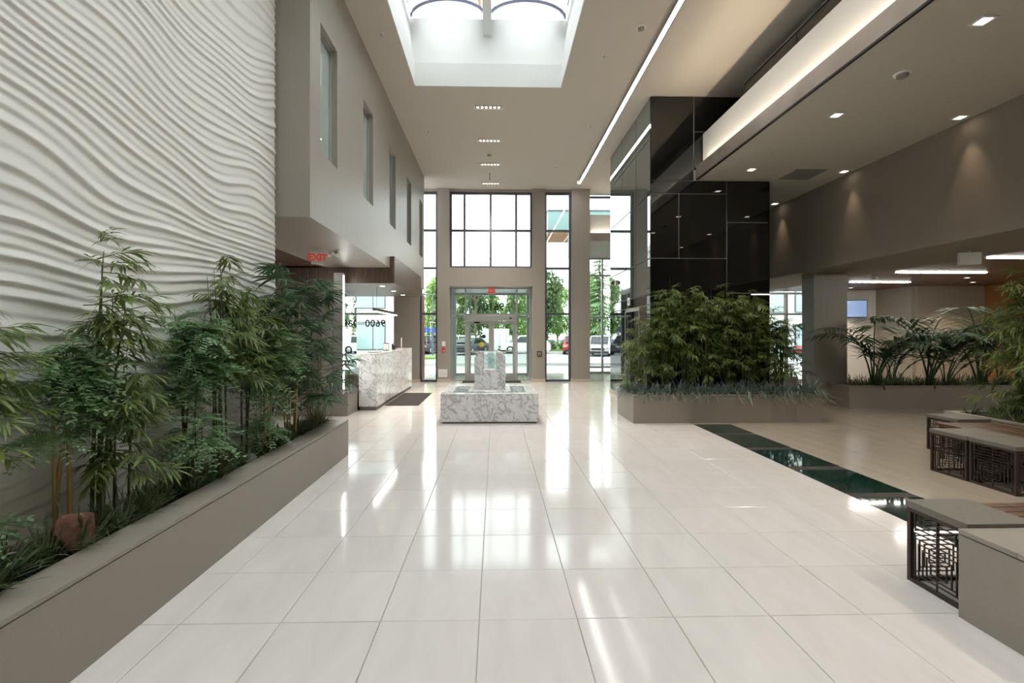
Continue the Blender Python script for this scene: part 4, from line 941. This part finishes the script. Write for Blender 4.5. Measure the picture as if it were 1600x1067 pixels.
box('panel', 'teal_panel', 2.15, 9.6, 19.1, 21.0, 5.78, 6.65, ca_); box('soffit', 'wood_orange', 2.17, 9.58, 19.12, 20.98, 5.72, 5.78, ca_); box('edge_trim', 'dark_aluminium', 2.13, 9.62, 19.06, 21.04, 6.65, 6.7, ca_)
def car(x, y, rz, m, lab, suv=True):
    c = thing('car', (x, y, -.12), lab, 'car', None, None, rz); L = 4.5; W = 1.8
    def loft(prof, w0, w1, name, mm, par, tp=0):
        b = MB(); n = len(prof)
        secs = [(-w1, .97), (-w0, 1.0), (w0, 1.0), (w1, .97)]
        vs = []
        zm = sum(p[1] for p in prof)/n; xm = sum(p[0] for p in prof)/n
        for (yy, k) in secs:
            for (px, pz) in prof: vs.append((xm+(px-xm)*k, yy*(1-tp*max(0, pz-.9)), zm+(pz-zm)*k))
        fs = [tuple(range(n)), tuple(reversed(range(3*n, 4*n)))]
        for s_ in range(3):
            for i in range(n): fs.append((s_*n+i, s_*n+(i+1) % n, (s_+1)*n+(i+1) % n, (s_+1)*n+i))
        b.add(vs, fs); return b.build(name, mm, par)
    hz = .95
    low = [(-2.25, .3), (-2.22, .62), (-2.1, .84), (-1.2, hz), (2.1, hz), (2.24, .8), (2.26, .32), (2.0, .22), (-2.0, .22)]
    loft(low, .84, .9, 'body', m, c)
    top = 1.62 if suv else 1.42
    cab = [(-1.25, hz), (-.55, top-.05), (.0, top), (1.6 if suv else 1.0, top-.04), (2.1 if suv else 1.75, hz)]
    loft(cab, .78, .86, 'cabin', m, c, .22)
    for sg in (1, -1):
        for (x0, x1, xt0, xt1) in ((-1.0, .1, -.48, .1), (.18, 1.2, .18, 1.2)):
            yb, yt = .87, .80
            b = MB(); b.add([(x0, sg*yb, hz+.03), (x1, sg*yb, hz+.03), (xt1, sg*(yt-.02), top-.12), (xt0, sg*(yt-.02), top-.12), (x0, sg*(yb-.12), hz+.03), (x1, sg*(yb-.12), hz+.03), (xt1, sg*(yt-.14), top-.12), (xt0, sg*(yt-.14), top-.12)],
                            [(0, 1, 2, 3), (4, 7, 6, 5), (0, 4, 5, 1), (1, 5, 6, 2), (2, 6, 7, 3), (3, 7, 4, 0)]); b.build('side_window', 'car_glass', c)
    MB().prism([(-1.24, hz+.06), (-.62, top-.1), (-.64, top-.08), (-1.27, hz+.08)], -.68, .68, 'y').build('windscreen', 'car_glass', c)
    xr0 = 2.06 if suv else 1.70; xr1 = 1.68 if suv else 1.1
    MB().prism([(xr0, hz+.1), (xr1, top-.12), (xr1+.03, top-.11), (xr0+.03, hz+.11)], -.66, .66, 'y').build('rear_window', 'car_glass', c)
    for wx in (-1.4, 1.4):
        for sg in (1, -1):
            wy = sg*.8; t_ = MB().lathe([(.2, -.11), (.33, -.11), (.345, -.06), (.345, .06), (.33, .11), (.2, .11)], 0, 0, 20, 'y').build('wheel', 'tyre', c, (wx, wy, .345))
            MB().lathe([(0, .10*sg), (.08, .118*sg), (.2, .105*sg), (.21, .09*sg)], 0, 0, 16, 'y').build('hub', 'hub', t_)
    for sg in (1, -1):
        box('head_lamp', 'hub', -2.25, -2.1, sg*.72-.14, sg*.72+.14, .62, .76, c, .02); box('tail_lamp', 'tail_lamp', 2.12, 2.27, sg*.76-.1, sg*.76+.1, .62, .86, c, .02)
    box('bumper', 'black_plastic', -2.3, -2.2, -.8, .8, .25, .42, c, .02); box('bumper', 'black_plastic', 2.22, 2.32, -.8, .8, .25, .42, c, .02); box('grille', 'black_plastic', -2.27, -2.2, -.5, .5, .5, .66, c, .01)
    return c
car(-3.6, 44.5, 0, 'car_white', 'white estate car parked side on left of the container')
car(-2.2, 40.0, 1.2, 'car_dark', 'dark hatchback parked in front of the white estate car', False)
car(-6.0, 41.5, 1.3, 'car_dark', 'dark car parked beside the blue sign')
car(8.5, 37.5, 1.25, 'car_silver', 'silver car parked beyond the far bay window')
car(6.9, 41.0, 1.4, 'car_red', 'red car parked beyond the window of the third pier')
car(2.6, 42.0, .1, 'car_white', 'white car parked side on below the young trees')
car(11.6, 40.0, 1.3, 'car_blue', 'blue car parked next to the silver car')
car(-13.5, 30.0, 0, 'car_white', 'white car parked in front of the glass office building')
car(24.0, 33.0, .1, 'car_red', 'red car parked outside the right front glazing')
ct = thing('storage_container', (.1, 46, -.12), 'white storage container standing across the car park', 'container')
box('body', 'building_white', -1.25, 1.25, 0, 2.2, .1, 2.25, ct, .02); 
for k in range(2): box('door', 'building_white', -1.2+k*1.21, -.01+k*1.21, -.04, -.001, .2, 2.15, ct, .01)
for k in range(4): MB().tube([(-1.0+k*.66, -.06, .2), (-1.0+k*.66, -.06, 2.15)], .02, 6).build('lock_bar', 'aluminium', ct)
for sx_ in (-1.1, 1.1): box('skid', 'dark_aluminium', sx_-.1, sx_+.1, .1, 2.1, 0, .1, ct)
bs = thing('blue_sign', (-6.4, 44.5, -.12), 'blue parking sign behind the dark car', 'sign'); box('board', 'blue_sign', -.9, .9, -.03, .03, 1.85, 2.35, bs); box('post', 'aluminium', -.7, -.64, -.03, .03, 0, 1.85, bs); box('post', 'aluminium', .64, .7, -.03, .03, 0, 1.85, bs)
lp = thing('street_lamp', (-4.75, 35.5, -.12), 'dark car park lamp post with twin heads', 'lamp'); MB().tube([(0, 0, 0), (0, 0, 4.75)], [.07, .045], 10).build('pole', 'dark_aluminium', lp); MB().tube([(-.7, 0, 4.7), (.5, 0, 4.7)], .035, 8).build('arm', 'dark_aluminium', lp); box('head', 'dark_aluminium', -1.0, -.55, -.12, .12, 4.66, 4.78, lp, .02); box('head', 'dark_aluminium', .4, .75, -.12, .12, 4.66, 4.78, lp, .02)
def blob_foliage(h, rad, n, m, seed, ls=1.0):
    rr = random.Random(seed); b = MB(); cs = []
    for _ in range(22):
        t = rr.uniform(.25, 1); rr_ = rad*math.sqrt(max(.05, 1-((t-.58)/.5)**2)); a = rr.uniform(0, 6.28); q = rr.uniform(0, .8)*rr_
        cs.append((Vector((q*math.cos(a), q*math.sin(a), h*t*.97)), rr.uniform(.4, .65)*rad*.75))
    for _ in range(n):
        c, r = rr.choice(cs); d = Vector((rr.gauss(0, 1), rr.gauss(0, 1), rr.gauss(0, 1))).normalized(); p = c+d*r*rr.uniform(.55, 1.05)
        leaf(b, p, (rr.uniform(-1, 1), rr.uniform(-1, 1), rr.uniform(-.7, .5)), (0, 0, 1), rr.uniform(.4, .8)*ls, rr.uniform(.28, .5)*ls, .2, 2)
    return m_of(b, 'foliage', m)
FOL = [blob_foliage(8.5, 2.9, 3600, 'tree_leaf', 11), blob_foliage(8.0, 2.6, 3600, 'tree_leaf', 12), blob_foliage(9.0, 2.8, 3600, 'tree_leaf_dark', 13)]
def trunk_mesh(h):
    b = MB(); b.tube([(0, 0, 0), (.05, .02, h*.4), (0, 0, h*.75)], [.18, .13, .05], 8, False)
    for k in range(6):
        a = k*1.1; b.tube([(0, 0, h*(.28+.07*k)), (math.cos(a)*1.0, math.sin(a)*1.0, h*(.45+.07*k))], [.07, .02], 5, False)
    return m_of(b, 'trunk', 'bark')
TR = trunk_mesh(8)
tl = ['yellow green broadleaf tree beyond the car park', 'light green rounded tree beyond the car park', 'deep green broadleaf tree beyond the car park']
for i in range(40):
    x = -38+(i//2)*4.2+rnd(-.2, .2)+(2.1 if i % 2 else 0); y = (53 if i % 2 else 62)+rnd(-1.5, 2); k = R.choice((0, 0, 1, 2)); s = rnd(.8, 1.0)
    t = thing('tree', (x, y, .02), tl[k], 'tree', 'trees beyond the car park'); t.scale = (s*.7, s*.7, s)
    link('trunk', TR, None, t); f = link('foliage', FOL[k], None, t, (0, 0, 0), (0, 0, rnd(0, 6))); f['kind'] = 'stuff'
def spruce(x, y, h, lab):
    t = thing('spruce', (x, y, .0), lab, 'tree'); MB().tube([(0, 0, 0), (0, 0, h)], [.2, .02], 8, False).build('trunk', 'bark', t, fix=False); b = MB()
    for k in range(26):
        z = h*(.08+.9*k/26); r = (h-z)*.27+.15
        for j in range(11):
            a = rnd(0, 6.28); rr_ = r*rnd(.75, 1.1)
            for q in range(5):
                u = (q+.6)/5; p = Vector((math.cos(a)*rr_*u, math.sin(a)*rr_*u, z-.28*rr_*u))
                for sg in (-1, 0, 1): leaf(b, p, (math.cos(a+sg*.7), math.sin(a+sg*.7), -.25), (0, 0, 1), rr_*.3, .16, .3, 2)
    f = b.build('foliage', 'tree_leaf_dark', t, fix=False); f['kind'] = 'stuff'
spruce(10.2, 45.5, 10.5, 'tall dark spruce beyond the far bay window'); spruce(16.9, 45, 9.5, 'dark spruce behind the blue car')
bt = thing('bare_tree', (-2.2, 50.0, .02), 'bare branched tree rising behind the white estate car', 'tree')
b = MB(); b.tube([(0, 0, 0), (.1, 0, 4), (-.1, 0, 7)], [.16, .12, .07], 8, False); b.build('trunk', 'bark', bt, fix=False)
b = MB()
for k in range(26):
    a = rnd(0, 6.28); z = rnd(4, 7); L = rnd(1.2, 2.8); p1 = Vector((math.cos(a)*L*.5, math.sin(a)*L*.5, z+L*.6)); p2 = Vector((math.cos(a)*L*.8, math.sin(a)*L*.8, min(z+L*1.1, 9.7)))
    b.tube([(0, 0, z), p1, p2], [.05, .035, .012], 5, False)
    for j in range(4):
        q = p1.lerp(p2, rnd(0, 1)); b.tube([q, q+Vector((rnd(-.6, .6), rnd(-.6, .6), rnd(.1, .6)))], [.018, .006], 4, False)
b.build('branches', 'bark', bt, fix=False)
HB = blob_foliage(1.1, .6, 900, 'tree_leaf_dark', 21, .35)
for i in range(9):
    t = thing('hedge_shrub', (-3+i*1.25+rnd(-.05, .05), 48.2+rnd(-.3, .3), .02), 'low clipped shrub along the lawn edge', 'shrub', 'hedge along the lawn'); f = link('foliage', HB, None, t, (0, 0, -.15), (0, 0, rnd(0, 6))); f['kind'] = 'stuff'
def building(x0, x1, y0, y1, h, lab, wall, cols, rows):
    o = thing('office_building', ((x0+x1)/2, y0, -.12), lab, 'building'); W = (x1-x0)/2
    box('wall', wall, -W, W, 0, y1-y0, 0, h, o); box('parapet', 'building_white', -W-.2, W+.2, -.2, y1-y0+.2, h, h+.5, o)
    cw = 2*W/cols; rh = h/rows
    for i in range(cols):
        box('pilaster', 'building_white', -W+i*cw, -W+i*cw+.5, -.25, -.001, 0, h, o)
        for j in range(rows):
            f = box('window', 'dark_aluminium', -W+i*cw+.7, -W+(i+1)*cw-.2, -.08, -.001, j*rh+.5, (j+1)*rh-.5, o)
            box('pane', 'building_glass', -W+i*cw+.78, -W+i*cw+.45+cw/2, -.1, -.081, j*rh+.58, (j+1)*rh-.58, f); box('pane', 'building_glass', -W+i*cw+.53+cw/2, -W+(i+1)*cw-.28, -.1, -.081, j*rh+.58, (j+1)*rh-.58, f)
building(-18, -8.2, 36, 46, 9.5, 'white pilastered office building left of the car park', 'building_white', 3, 3)
building(20, 36, 38, 46.8, 9, 'white office building outside the right front glazing', 'building_white', 4, 3)
building(-42, -24, 35, 46, 6, 'low brick building far left of the car park', 'building_brick', 4, 2)
